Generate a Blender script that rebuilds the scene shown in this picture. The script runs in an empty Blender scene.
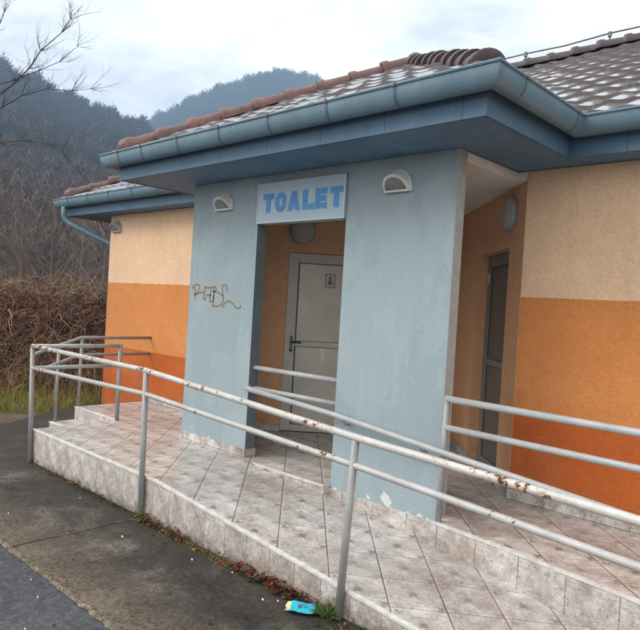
import bpy, bmesh, math, random
import numpy as np
from mathutils import Vector, Matrix
random.seed(7)
rng = np.random.default_rng(11)
C = bpy.context.scene.collection
SC = bpy.context.scene

# ------------------------------------------------------------------ camera
YAW, PITCH, ROLL = 0.75615, -0.01428, 0.05918
CAM = Vector((5.9143, -4.1471, 1.5414))
def camera_axes():
    c, s = math.cos(YAW), math.sin(YAW)
    fw, rt, up = Vector((-s, c, 0)), Vector((c, s, 0)), Vector((0, 0, 1))
    f2 = math.cos(PITCH) * fw + math.sin(PITCH) * up
    u2 = -math.sin(PITCH) * fw + math.cos(PITCH) * up
    r3 = math.cos(ROLL) * rt + math.sin(ROLL) * u2
    u3 = -math.sin(ROLL) * rt + math.cos(ROLL) * u2
    return r3, u3, f2
_r, _u, _f = camera_axes()
cam_data = bpy.data.cameras.new('camera')
cam_data.sensor_fit = 'HORIZONTAL'; cam_data.sensor_width = 36; cam_data.lens = 36
cam_data.clip_start = 0.05; cam_data.clip_end = 6000
cam = bpy.data.objects.new('camera', cam_data); C.objects.link(cam)
m = Matrix((( _r.x, _u.x, -_f.x, CAM.x), (_r.y, _u.y, -_f.y, CAM.y), (_r.z, _u.z, -_f.z, CAM.z), (0, 0, 0, 1)))
cam.matrix_world = m
SC.camera = cam

# ------------------------------------------------------------------ sky, sun, exposure
SUN_EL, SUN_AZ = 42.0, 215.0          # degrees; azimuth clockwise from +Y
world = bpy.data.worlds.new('World'); SC.world = world; world.use_nodes = True
wn, wl = world.node_tree.nodes, world.node_tree.links
wn.clear()
w_out = wn.new('ShaderNodeOutputWorld'); w_bg = wn.new('ShaderNodeBackground')
w_bg.inputs['Strength'].default_value = 0.1
sky = wn.new('ShaderNodeTexSky'); sky.sky_type = 'NISHITA'; sky.sun_disc = False
sky.sun_elevation = math.radians(SUN_EL); sky.sun_rotation = math.radians(SUN_AZ)
w_tc = wn.new('ShaderNodeTexCoord'); w_sep = wn.new('ShaderNodeSeparateXYZ')
w_mx = wn.new('ShaderNodeMath'); w_mx.operation = 'MAXIMUM'; w_mx.inputs[1].default_value = 0.0
w_ad = wn.new('ShaderNodeMath'); w_ad.operation = 'ADD'; w_ad.inputs[1].default_value = 0.12
w_dv = wn.new('ShaderNodeVectorMath'); w_dv.operation = 'DIVIDE'
w_cb = wn.new('ShaderNodeCombineXYZ')
wl.new(w_tc.outputs['Generated'], w_sep.inputs[0]); wl.new(w_sep.outputs['Z'], w_mx.inputs[0]); wl.new(w_mx.outputs[0], w_ad.inputs[0])
for k in 'XYZ': wl.new(w_ad.outputs[0], w_cb.inputs[k])
wl.new(w_tc.outputs['Generated'], w_dv.inputs[0]); wl.new(w_cb.outputs[0], w_dv.inputs[1])
def wnoise(scale, detail, rough, off):
    mp = wn.new('ShaderNodeMapping'); mp.inputs['Location'].default_value = off
    n = wn.new('ShaderNodeTexNoise'); n.inputs['Scale'].default_value = scale
    n.inputs['Detail'].default_value = detail; n.inputs['Roughness'].default_value = rough
    wl.new(w_dv.outputs[0], mp.inputs[0]); wl.new(mp.outputs[0], n.inputs['Vector']); return n
n1 = wnoise(1.3, 6, 0.62, (3.1, 0.4, 0)); n2 = wnoise(2.6, 8, 0.6, (7.7, 2.2, 0))
cr1 = wn.new('ShaderNodeValToRGB')          # how bright the cloud is
cr1.color_ramp.elements[0].position = 0.36; cr1.color_ramp.elements[0].color = (9.3, 9.4, 9.55, 1)
cr1.color_ramp.elements[1].position = 0.62; cr1.color_ramp.elements[1].color = (17.5, 17.2, 16.8, 1)
wl.new(n1.outputs['Fac'], cr1.inputs[0])
cr2 = wn.new('ShaderNodeValToRGB')          # where a thin patch lets the blue through
cr2.color_ramp.elements[0].position = 0.26; cr2.color_ramp.elements[0].color = (0.7, 0.7, 0.7, 1)
cr2.color_ramp.elements[1].position = 0.44; cr2.color_ramp.elements[1].color = (1, 1, 1, 1)
wl.new(n2.outputs['Fac'], cr2.inputs[0])
w_mix = wn.new('ShaderNodeMixRGB'); wl.new(cr2.outputs[0], w_mix.inputs[0])
wl.new(sky.outputs[0], w_mix.inputs[1]); wl.new(cr1.outputs[0], w_mix.inputs[2])
wl.new(w_mix.outputs[0], w_bg.inputs['Color']); wl.new(w_bg.outputs[0], w_out.inputs[0])

sun_d = bpy.data.lights.new('sun', 'SUN'); sun_d.energy = 1.5; sun_d.angle = math.radians(28); sun_d.color = (1.0, 0.96, 0.9)
sun = bpy.data.objects.new('sun', sun_d); C.objects.link(sun)
_az, _el = math.radians(SUN_AZ), math.radians(SUN_EL)
sdir = Vector((math.sin(_az) * math.cos(_el), math.cos(_az) * math.cos(_el), math.sin(_el)))
sun.rotation_euler = (-sdir).to_track_quat('-Z', 'Y').to_euler()
sun.location = (0, 0, 60)

SC.view_settings.view_transform = 'Standard'; SC.view_settings.look = 'None'
SC.view_settings.exposure = 0.42; SC.view_settings.gamma = 1.0; SC.view_settings.use_curve_mapping = False
SC.render.engine = 'CYCLES'
SC.cycles.max_bounces = 6; SC.cycles.diffuse_bounces = 4; SC.cycles.volume_bounces = 0
SC.cycles.use_denoising = True

# ------------------------------------------------------------------ materials
def rgb(h):
    """sRGB 0-255 triple to linear"""
    return tuple(((v / 255) / 12.92 if v / 255 <= 0.04045 else ((v / 255 + 0.055) / 1.055) ** 2.4) for v in h)
class NT:
    def __init__(s, name):
        s.m = bpy.data.materials.new(name); s.m.use_nodes = True
        s.n, s.l = s.m.node_tree.nodes, s.m.node_tree.links
        s.p = s.n['Principled BSDF']; s.tc = s.n.new('ShaderNodeTexCoord')
        s.obj = s.tc.outputs['Object']
    def link(s, a, b): s.l.new(a, b)
    def setin(s, sock, v):
        if isinstance(v, bpy.types.NodeSocket): s.l.new(v, sock)
        elif isinstance(v, (tuple, list)) and len(v) == 3 and sock.type == 'RGBA': sock.default_value = (*v, 1)
        else: sock.default_value = v
    def noise(s, scale, detail=4, rough=0.55, vec=None, dist=0.0, col=False):
        n = s.n.new('ShaderNodeTexNoise'); n.inputs['Scale'].default_value = scale
        n.inputs['Detail'].default_value = detail; n.inputs['Roughness'].default_value = rough
        n.inputs['Distortion'].default_value = dist
        s.l.new(vec or s.obj, n.inputs['Vector']); return n.outputs['Color' if col else 'Fac']
    def voro(s, scale, vec=None, feat='F1', out='Distance'):
        n = s.n.new('ShaderNodeTexVoronoi'); n.feature = feat; n.inputs['Scale'].default_value = scale
        s.l.new(vec or s.obj, n.inputs['Vector']); return n.outputs[out]
    def ramp(s, fac, *stops):
        r = s.n.new('ShaderNodeValToRGB'); e = r.color_ramp.elements
        while len(e) < len(stops): e.new(0.5)
        for el, (pos, col) in zip(e, stops):
            el.position = pos; el.color = (col, col, col, 1) if isinstance(col, (int, float)) else (*col, 1)
        s.l.new(fac, r.inputs[0]); return r.outputs[0]
    def mix(s, fac, a, b, mode='MIX'):
        n = s.n.new('ShaderNodeMixRGB'); n.blend_type = mode
        s.setin(n.inputs[0], fac); s.setin(n.inputs[1], a); s.setin(n.inputs[2], b); return n.outputs[0]
    def math(s, op, a, b=0.0, c=0.0):
        n = s.n.new('ShaderNodeMath'); n.operation = op
        s.setin(n.inputs[0], a); s.setin(n.inputs[1], b); s.setin(n.inputs[2], c); return n.outputs[0]
    def sep(s, vec=None):
        n = s.n.new('ShaderNodeSeparateXYZ'); s.l.new(vec or s.obj, n.inputs[0]); return n.outputs
    def comb(s, x=0.0, y=0.0, z=0.0):
        n = s.n.new('ShaderNodeCombineXYZ'); s.setin(n.inputs[0], x); s.setin(n.inputs[1], y); s.setin(n.inputs[2], z); return n.outputs[0]
    def mapping(s, scale=(1, 1, 1), rot=(0, 0, 0), loc=(0, 0, 0), vec=None):
        n = s.n.new('ShaderNodeMapping'); n.inputs['Scale'].default_value = scale; n.inputs['Rotation'].default_value = rot
        n.inputs['Location'].default_value = loc; s.l.new(vec or s.obj, n.inputs[0]); return n.outputs[0]
    def bump(s, h, strength=0.3, dist=0.01):
        n = s.n.new('ShaderNodeBump'); n.inputs['Strength'].default_value = strength; n.inputs['Distance'].default_value = dist
        s.l.new(h, n.inputs['Height']); s.l.new(n.outputs[0], s.p.inputs['Normal'])
    def out(s, col=None, rough=None, metal=None, spec=None):
        if col is not None: s.setin(s.p.inputs['Base Color'], col)
        if rough is not None: s.setin(s.p.inputs['Roughness'], rough)
        if metal is not None: s.setin(s.p.inputs['Metallic'], metal)
        if spec is not None: s.setin(s.p.inputs['Specular IOR Level'], spec)
        return s.m

def simple(name, col, rough=0.6, var=0.15, scale=8, metal=0.0, spec=0.5, bump=0.0):
    t = NT(name); n = t.noise(scale, 5, 0.6)
    lo = tuple(c * (1 - var) for c in col); hi = tuple(min(1, c * (1 + var)) for c in col)
    c = t.ramp(n, (0.3, lo), (0.7, hi))
    if bump: t.bump(t.noise(scale * 8, 4, 0.6), bump, 0.005)
    return t.out(c, rough, metal, spec)

def stucco(name, banded, lower, mid=None, top=None, b1=1.717, b2=0.722):
    t = NT(name)
    big = t.noise(1.1, 5, 0.6); fine = t.noise(75, 5, 0.65); mid_n = t.noise(9, 5, 0.6)
    if banded:
        z = t.sep()[2]; wob = t.math('MULTIPLY', t.math('SUBTRACT', t.noise(9, 5, 0.7), 0.5), 0.02)
        zz = t.math('ADD', z, wob)
        c = t.mix(t.math('GREATER_THAN', zz, b2), lower, mid)
        c = t.mix(t.math('GREATER_THAN', zz, b1), c, top)
    else: c = t.mix(0.0, lower, lower)
    c = t.mix(1.0, c, t.ramp(big, (0.3, 0.94), (0.7, 1.07)), 'MULTIPLY')
    c = t.mix(1.0, c, t.ramp(fine, (0.36, 0.84), (0.62, 1.07)), 'MULTIPLY')
    c = t.mix(1.0, c, t.ramp(mid_n, (0.3, 0.95), (0.7, 1.04)), 'MULTIPLY')
    runs = t.ramp(t.noise(7, 5, 0.65, t.mapping((1, 1, 0.07))), (0.54, 0.0), (0.74, 0.12))
    c = t.mix(runs, c, (0.22, 0.13, 0.07))
    blot = t.ramp(t.noise(0.8, 6, 0.7, t.mapping((1, 1, 1.6), loc=(3, 3, 1))), (0.5, 0.0), (0.7, 0.06))
    c = t.mix(blot, c, (0.85, 0.72, 0.55))
    # grime splashed up from the floor
    z = t.sep()[2]
    g = t.math('MULTIPLY', t.ramp(z, (0.0, 1.0), (0.28, 0.0)), t.ramp(t.noise(5, 5), (0.42, 0.0), (0.7, 0.55)))
    c = t.mix(g, c, (0.16, 0.09, 0.05))
    t.bump(t.math('ADD', t.noise(60, 4, 0.7), t.math('ADD', t.noise(160, 2, 0.5), t.noise(28, 3, 0.6))), 0.85, 0.007)
    return t.out(c, 0.85, spec=0.25)

CREAM, ORANGE, RUST = (0.82, 0.56, 0.365), (0.65, 0.25, 0.078), (0.50, 0.118, 0.024)
M = {}
M['bands'] = stucco('painted stucco in three bands', True, RUST, ORANGE, CREAM)
M['notch'] = stucco('orange stucco of the porch', True, (0.78, 0.44, 0.24), (0.78, 0.44, 0.24), (0.78, 0.46, 0.27))

def blue_paint():
    t = NT('light blue wall paint')
    a, b = (0.268, 0.338, 0.370), (0.288, 0.358, 0.390)
    v = t.mapping((1, 1, 0.55))
    patch = t.ramp(t.noise(1.7, 3, 0.55, v, 0.8), (0.49, 0.0), (0.53, 1.0))
    c = t.mix(patch, a, b)
    patch2 = t.ramp(t.noise(3.1, 4, 0.6, t.mapping((1, 1, 0.5), loc=(4, 1, 2)), 0.5), (0.55, 0.0), (0.6, 0.6))
    c = t.mix(patch2, c, (0.315, 0.382, 0.408))
    runs = t.noise(9, 4, 0.6, t.mapping((1, 1, 0.06)))
    c = t.mix(1.0, c, t.ramp(runs, (0.3, 0.965), (0.7, 1.02)), 'MULTIPLY')
    c = t.mix(1.0, c, t.ramp(t.noise(40, 5, 0.7), (0.3, 0.9), (0.7, 1.06)), 'MULTIPLY')
    spots = t.ramp(t.voro(5.5), (0.025, 1.0), (0.04, 0.0))
    c = t.mix(t.math('MULTIPLY', spots, 0.6), c, (0.16, 0.2, 0.24))
    # paint flaked off to white filler just above the tiles
    z = t.sep()[2]
    fl = t.ramp(t.math('ADD', t.math('MULTIPLY', t.ramp(z, (0.0, 1.0), (0.22, 0.0)), 0.30), t.noise(6.5, 4, 0.6)), (0.84, 0.0), (0.86, 0.8))
    c = t.mix(fl, c, (0.62, 0.63, 0.62))
    t.bump(t.math('ADD', t.noise(45, 4, 0.6), t.math('MULTIPLY', fl, -0.5)), 0.25, 0.004)
    return t.out(c, 0.7, spec=0.3)
M['blue'] = blue_paint()

def tile(name, mode):
    """glazed floor tile, every tile with the same marbled print"""
    t = NT(name); s = t.sep()
    if mode == 'floor':
        u = t.math('MULTIPLY', t.math('ADD', s[0], s[1]), 0.70711); v = t.math('MULTIPLY', t.math('SUBTRACT', s[1], s[0]), 0.70711)
        su, sv, ou, ov = 0.345, 0.345, (2.986 - 0.344) * 0.70711, (-0.344 - 2.986) * 0.70711
    elif mode == 'front':
        u, v, su, sv, ou, ov = s[0], s[2], 0.243, 0.70, 0.08, 0.31
    elif mode == 'big':
        u, v, su, sv, ou, ov = s[0], s[2], 0.335, 0.9, 0.05, -0.45
    else:
        u, v, su, sv, ou, ov = s[1], s[2], 0.243, 0.70, 0.08, 0.31
    uu = t.math('DIVIDE', t.math('SUBTRACT', u, ou), su); vv = t.math('DIVIDE', t.math('SUBTRACT', v, ov), sv)
    fu, fv = t.math('FRACT', uu), t.math('FRACT', vv)
    iu, iv = t.math('FLOOR', uu), t.math('FLOOR', vv)
    def edge(f, w): return t.math('LESS_THAN', t.math('MINIMUM', f, t.math('SUBTRACT', 1.0, f)), w)
    g = t.math('MAXIMUM', edge(fu, (0.0040 if mode == 'floor' else 0.0024) / su), edge(fv, (0.0024 if mode == 'floor' else 0.0016) / sv))
    loc = t.comb(t.math('MULTIPLY', fu, su * 3), t.math('MULTIPLY', fv, sv * 3), 0.0)
    ridx = t.comb(iu, iv, 0.3)
    wn_ = t.n.new('ShaderNodeTexWhiteNoise'); wn_.noise_dimensions = '3D'; t.l.new(ridx, wn_.inputs[0])
    base = t.ramp(t.noise(2.3, 6, 0.65, loc, 0.6), (0.30, (0.33, 0.295, 0.27)), (0.46, (0.54, 0.505, 0.475)), (0.66, (0.71, 0.685, 0.66)))
    vein = t.ramp(t.noise(3.2, 6, 0.7, loc, 1.6), (0.475, 0.0), (0.5, 1.0), (0.525, 0.0))
    base = t.mix(t.math('MULTIPLY', vein, 0.55 if mode == 'floor' else 0.8), base, (0.16, 0.14, 0.13))
    # the dark smudges of the print: centre and corners of every tile
    def blob(cx, cy, r):
        dx, dy = t.math('SUBTRACT', fu, cx), t.math('SUBTRACT', fv, cy)
        d = t.math('SQRT', t.math('ADD', t.math('MULTIPLY', dx, dx), t.math('MULTIPLY', dy, dy)))
        d = t.math('ADD', d, t.math('MULTIPLY', t.math('SUBTRACT', t.noise(15, 6, 0.8, loc), 0.5), 0.46))
        return t.ramp(d, (r * 0.75, 1.0), (r, 0.0))
    bl = t.math('MAXIMUM', blob(0.5, 0.5, 0.075 if mode == 'floor' else 0.16), t.math('MAXIMUM', blob(0.93, 0.10, 0.07), blob(0.12, 0.88, 0.055)))
    base = t.mix(t.math('MULTIPLY', t.math('MULTIPLY', bl, 0.85), t.ramp(wn_.outputs[0], (0.0, 0.25), (0.9, 1.0)) if mode == 'floor' else 0.0), base, (0.12, 0.095, 0.08))
    base = t.mix(1.0, base, t.ramp(wn_.outputs[0], (0.0, 0.88), (1.0, 1.06)), 'MULTIPLY')
    # dirt walked and washed over the whole floor
    dirt = t.ramp(t.noise(1.5, 8, 0.78, None, 0.5), (0.47, 0.0), (0.70, 0.65))
    base = t.mix(dirt, base, (0.21, 0.14, 0.105))
    base = t.mix(1.0, base, t.ramp(t.noise(5.5, 7, 0.75), (0.34, 0.80), (0.6, 1.06)), 'MULTIPLY')
    spk = t.ramp(t.noise(30, 6, 0.75), (0.56, 0.0), (0.66, 0.75))
    base = t.mix(spk, base, (0.20, 0.14, 0.10))
    if mode != 'floor':
        low = t.ramp(t.math('ADD', s[2], t.math('MULTIPLY', t.noise(7, 5), 0.12)), (-0.30, 0.85), (-0.20, 0.0)) if False else None
        streak = t.ramp(t.noise(12, 4, 0.6, t.mapping((1, 1, 0.12))), (0.45, 0.0), (0.8, 0.35))
        base = t.mix(streak, base, (0.23, 0.19, 0.16))
        zd = t.n.new('ShaderNodeMapRange'); zd.inputs['From Min'].default_value = -0.36; zd.inputs['From Max'].default_value = -0.22
        zd.inputs['To Min'].default_value = 1.0; zd.inputs['To Max'].default_value = 0.0
        t.l.new(s[2], zd.inputs['Value'])
        soil = t.math('MULTIPLY', zd.outputs[0], t.ramp(t.noise(9, 5, 0.7), (0.35, 0.0), (0.6, 1.0)))
        base = t.mix(soil, base, (0.075, 0.06, 0.04))
    col = t.mix(t.math('MULTIPLY', g, t.ramp(t.noise(3.3, 5, 0.7), (0.3, 0.55), (0.6, 1.0))), base, (0.095, 0.06, 0.042))
    t.bump(t.math('ADD', t.math('MULTIPLY', g, -1.0), t.math('MULTIPLY', t.noise(30, 3), 0.12)), 0.5, 0.004)
    r = t.ramp(t.noise(4, 5, 0.6), (0.3, 0.22), (0.7, 0.5))
    return t.out(col, r, spec=0.5)
M['tile'] = tile('marbled floor tile laid diagonally', 'floor')
M['riser'] = tile('marbled tile on the front face', 'front')
M['riser_big'] = tile('marbled tile on the upper step', 'big')
M['riser_side'] = tile('marbled tile on the side face', 'side')

def rail_mat(name, col, rust):
    t = NT(name)
    c = t.ramp(t.noise(7, 5, 0.65), (0.3, tuple(x * 0.82 for x in col)), (0.7, tuple(min(1, x * 1.08) for x in col)))
    c = t.mix(t.ramp(t.noise(60, 4, 0.7), (0.5, 0.0), (0.75, 0.4)), c, tuple(x * 0.5 for x in col))
    r = 0.42
    if rust:
        nn = t.math('ADD', t.math('MULTIPLY', t.noise(1.5, 3, 0.5), 0.62), t.noise(27, 5, 0.66))
        f = t.ramp(nn, (rust, 0.0), (rust + 0.015, 1.0))
        h = t.ramp(nn, (rust - 0.10, 0.0), (rust - 0.005, 0.55))
        c = t.mix(h, c, (0.40, 0.24, 0.12))
        c = t.mix(f, c, (0.085, 0.034, 0.018))
        r = t.ramp(f, (0.0, 0.42), (1.0, 0.9))
    t.bump(t.noise(80, 3), 0.12, 0.002)
    return t.out(c, r, 0.0, 0.5)
M['rail_rust'] = rail_mat('chipped off white rail paint with rust', (0.50, 0.485, 0.455), 0.945)
M['rail_worn'] = rail_mat('worn grey rail paint with a few rust spots', (0.43, 0.43, 0.42), 0.985)
M['rail'] = rail_mat('grey rail paint', (0.38, 0.395, 0.405), 1.06)
M['rail_dark'] = rail_mat('weathered grey post paint', (0.30, 0.308, 0.305), 1.0)

def roof_tile():
    t = NT('glazed dark red roof tile')
    n = t.noise(2.2, 5, 0.6); f = t.noise(24, 5, 0.7)
    c = t.ramp(n, (0.3, (0.018, 0.010, 0.016)), (0.55, (0.032, 0.015, 0.021)), (0.75, (0.06, 0.03, 0.032)))
    c = t.mix(1.0, c, t.ramp(f, (0.3, 0.7), (0.7, 1.2)), 'MULTIPLY')
    c = t.mix(t.ramp(t.noise(7, 6, 0.7), (0.58, 0.0), (0.72, 0.6)), c, (0.20, 0.19, 0.15))
    t.bump(f, 0.15, 0.004)
    t.p.inputs['Coat Weight'].default_value = 0.9; t.p.inputs['Coat Roughness'].default_value = 0.10
    return t.out(c, t.ramp(t.noise(9, 4), (0.3, 0.22), (0.7, 0.42)), spec=0.35)
M['tilered'] = roof_tile()
def cap_tile(name, ca, cb):
    t = NT(name)
    c = t.ramp(t.noise(5, 5, 0.6), (0.3, ca), (0.7, cb))
    c = t.mix(t.ramp(t.noise(14, 6, 0.7), (0.5, 0.0), (0.62, 0.85)), c, (0.06, 0.052, 0.05))
    t.bump(t.noise(30, 4), 0.2, 0.005)
    return t.out(c, 0.5, spec=0.5)
M['cap'] = cap_tile('weathered terracotta ridge tile', (0.085, 0.036, 0.032), (0.19, 0.082, 0.066))
M['cap_dark'] = cap_tile('blackened ridge tile', (0.034, 0.024, 0.030), (0.075, 0.042, 0.042))
M['moss_cap'] = simple('moss on the ridge', (0.045, 0.06, 0.03), 0.95, 0.4, 30, bump=0.5)
def eaves_mat(name, col, rough, joint):
    t = NT(name); s_ = t.sep(); k = t.math('ADD', s_[0], s_[1])
    c = t.ramp(t.noise(2.5, 5, 0.6), (0.3, tuple(x * .85 for x in col)), (0.7, tuple(x * 1.12 for x in col)))
    st = t.ramp(t.noise(11, 5, 0.7, t.mapping((1, 1, 0.1))), (0.48, 0.0), (0.72, 0.4))
    c = t.mix(st, c, tuple(x * 0.5 + 0.015 for x in col))
    sp = t.ramp(t.noise(45, 5, 0.75), (0.58, 0.0), (0.68, 0.5)); c = t.mix(sp, c, tuple(x * 1.5 + 0.03 for x in col))
    if joint:
        f = t.math('FRACT', t.math('DIVIDE', k, joint)); e = t.math('LESS_THAN', f, 0.006 / joint)
        c = t.mix(t.math('MULTIPLY', e, 0.75), c, (0.02, 0.03, 0.045))
    t.bump(t.noise(5, 4, 0.6), 0.12, 0.02)
    return t.out(c, rough, spec=0.45)
M['gutter'] = eaves_mat('blue grey coated gutter metal', (0.122, 0.205, 0.260), 0.42, 0)
M['fascia'] = eaves_mat('blue eaves boarding', (0.070, 0.140, 0.215), 0.6, 0.62)
M['soffit'] = eaves_mat('blue soffit boarding', (0.105, 0.200, 0.305), 0.65, 0)
M['bracket'] = simple('dark gutter bracket', (0.085, 0.125, 0.150), 0.4, 0.12, 6)
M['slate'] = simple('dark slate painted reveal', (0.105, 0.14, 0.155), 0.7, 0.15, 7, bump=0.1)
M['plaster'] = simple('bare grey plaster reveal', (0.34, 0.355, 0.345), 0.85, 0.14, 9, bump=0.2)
M['ceiling'] = simple('pale plaster ceiling', (0.74, 0.73, 0.70), 0.85, 0.08, 6, bump=0.15)
M['trim'] = simple('pale edge strip', (0.62, 0.61, 0.58), 0.5, 0.22, 14)
M['pvc'] = simple('grey beige door frame', (0.52, 0.52, 0.465), 0.45, 0.08, 5)
def door_panel(name, ca, cb):
    t = NT(name)
    c = t.ramp(t.noise(2.2, 5, 0.6), (0.3, ca), (0.7, cb))
    t.bump(t.noise(3.0, 3, 0.5), 0.18, 0.03)
    return t.out(c, 0.36, 0.1, 0.5)
M['panel'] = door_panel('dull metal door panel', (0.50, 0.475, 0.41), (0.64, 0.605, 0.53))
M['panel_shaded'] = door_panel('metal door panel with painted shade', (0.10, 0.098, 0.092), (0.15, 0.145, 0.135))  # darkness of the grazing view is put into the panel colour
M['pvc_shaded'] = simple('grey door frame with painted shade', (0.19, 0.185, 0.17), 0.5, 0.1, 5)  # frame colour darkened likewise, shade painted in
M['gasket'] = simple('dark seal', (0.05, 0.05, 0.045), 0.6)
M['mark'] = simple('faded dark print', (0.17, 0.165, 0.145), 0.6)
M['handle'] = simple('dark grey handle', (0.09, 0.095, 0.10), 0.35, 0.1, 20, 0.6)
M['hinge'] = simple('light grey hinge', (0.50, 0.50, 0.48), 0.4, 0.1, 20)
M['sticker'] = simple('off white sticker', (0.70, 0.69, 0.65), 0.6, 0.08, 20)
M['sign'] = simple('pale grey blue sign face', (0.36, 0.47, 0.54), 0.45, 0.06, 4)
M['sign_rim'] = simple('sign frame', (0.43, 0.53, 0.59), 0.45, 0.06, 6)
M['letter'] = simple('blue sign lettering', (0.066, 0.25, 0.55), 0.5, 0.16, 12)
M['halo'] = simple('faded blue lettering edge', (0.21, 0.41, 0.62), 0.5, 0.12, 12)
M['lamp_white'] = simple('off white lamp housing', (0.62, 0.635, 0.62), 0.45, 0.08, 12)
M['lamp_dim'] = simple('grey lamp housing', (0.30, 0.325, 0.32), 0.5, 0.12, 12)
M['lamp_glass'] = simple('smoky lamp glass', (0.21, 0.23, 0.21), 0.15, 0.3, 12)
M['opal'] = simple('dusty opal glass', (0.42, 0.42, 0.39), 0.4, 0.06, 6)
M['marker'] = simple('brown marker paint', (0.20, 0.125, 0.05), 0.6, 0.25, 30)
M['cable'] = simple('steel wire', (0.16, 0.15, 0.15), 0.5, 0.1, 5, 0.5)

def ground_mat(name, stops, sc, crack=None, rough=0.9, grain=90, edge=None):
    t = NT(name)
    c = t.ramp(t.noise(sc, 7, 0.68, None, 0.3), *stops)
    c = t.mix(1.0, c, t.ramp(t.noise(grain, 5, 0.75), (0.3, 0.45), (0.5, 1.0), (0.66, 2.1)), 'MULTIPLY')
    c = t.mix(1.0, c, t.ramp(t.noise(28, 6, 0.75), (0.34, 0.6), (0.52, 1.0), (0.68, 1.7)), 'MULTIPLY')
    c = t.mix(1.0, c, t.ramp(t.noise(11, 5, 0.65), (0.3, 0.75), (0.7, 1.25)), 'MULTIPLY')
    if edge:      # worn pale, rough strip along the road side
        y = t.sep()[1]
        yy = t.math('ADD', y, t.math('MULTIPLY', t.math('SUBTRACT', t.noise(3.2, 5, 0.7), 0.5), 0.55))
        w = t.ramp(t.math('MULTIPLY', t.math('ADD', yy, 2.25), 1.0), (0.0, 0.8), (0.5, 0.0))
        c = t.mix(t.math('MULTIPLY', w, t.ramp(t.noise(38, 5, 0.75), (0.38, 0.0), (0.58, 1.0))), c, (0.20, 0.155, 0.105))
        # darkens to green-black towards the ramp
        w2 = t.ramp(t.math('ADD', t.math('MULTIPLY', t.math('ADD', yy, 1.62), 1.0), 0.0), (0.05, 0.0), (0.42, 0.7))
        c = t.mix(w2, c, (0.03, 0.027, 0.018))
    t.bump(t.math('ADD', t.noise(grain, 4, 0.7), t.noise(grain * 2.4, 2)), 0.7, 0.006)
    return t.out(c, rough, spec=0.3)
M['pave'] = ground_mat('old dark paving', ((0.38, (0.024, 0.020, 0.017)), (0.52, (0.045, 0.038, 0.032)), (0.66, (0.125, 0.103, 0.079))), 1.5, edge=True, rough=0.7)
M['road'] = ground_mat('blue grey asphalt', ((0.35, (0.047, 0.050, 0.056)), (0.65, (0.072, 0.075, 0.082))), 2.0, grain=120, rough=0.65)
M['soil'] = ground_mat('leaf strewn soil', ((0.35, (0.055, 0.042, 0.025)), (0.65, (0.115, 0.085, 0.050))), 2.5, grain=40)
M['edge'] = ground_mat('crumbled kerb edge', ((0.35, (0.075, 0.062, 0.046)), (0.65, (0.19, 0.155, 0.11))), 6, grain=60)
def attr_mat(name, rough=0.9, tr=0.0):
    t = NT(name); a = t.n.new('ShaderNodeAttribute'); a.attribute_name = 'tint'
    return t.out(a.outputs['Color'], rough, spec=0.2)
M['tint'] = attr_mat('plant matter')
def hill_mat():
    t = NT('leafless woodland floor')
    c = t.ramp(t.noise(0.02, 6, 0.7), (0.3, (0.045, 0.036, 0.030)), (0.7, (0.095, 0.070, 0.050)))
    c = t.mix(1.0, c, t.ramp(t.noise(0.25, 6, 0.75), (0.3, 0.55), (0.7, 1.4)), 'MULTIPLY')
    return t.out(c, 0.95, spec=0.1)
M['hill'] = hill_mat()
M['bark_far'] = simple('dull brown bark', (0.105, 0.080, 0.066), 0.9, 0.3, 20)
M['bark'] = simple('grey brown bark', (0.06, 0.047, 0.04), 0.9, 0.3, 20, bump=0.4)
M['bark_pale'] = simple('pale bark', (0.14, 0.115, 0.095), 0.9, 0.3, 20, bump=0.4)
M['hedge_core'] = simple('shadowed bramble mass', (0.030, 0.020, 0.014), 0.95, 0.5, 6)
M['cyan'] = simple('cyan printed foil', (0.02, 0.42, 0.55), 0.35, 0.1, 20)
M['yellow'] = simple('pale yellow print', (0.72, 0.66, 0.30), 0.4, 0.1, 20)
M['black'] = simple('black print', (0.015, 0.016, 0.02), 0.4, 0.1, 20)
M['purple'] = simple('purple print', (0.20, 0.06, 0.25), 0.4, 0.1, 20)
M['paper'] = simple('dirty white paper', (0.55, 0.54, 0.50), 0.8, 0.12, 30)

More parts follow.
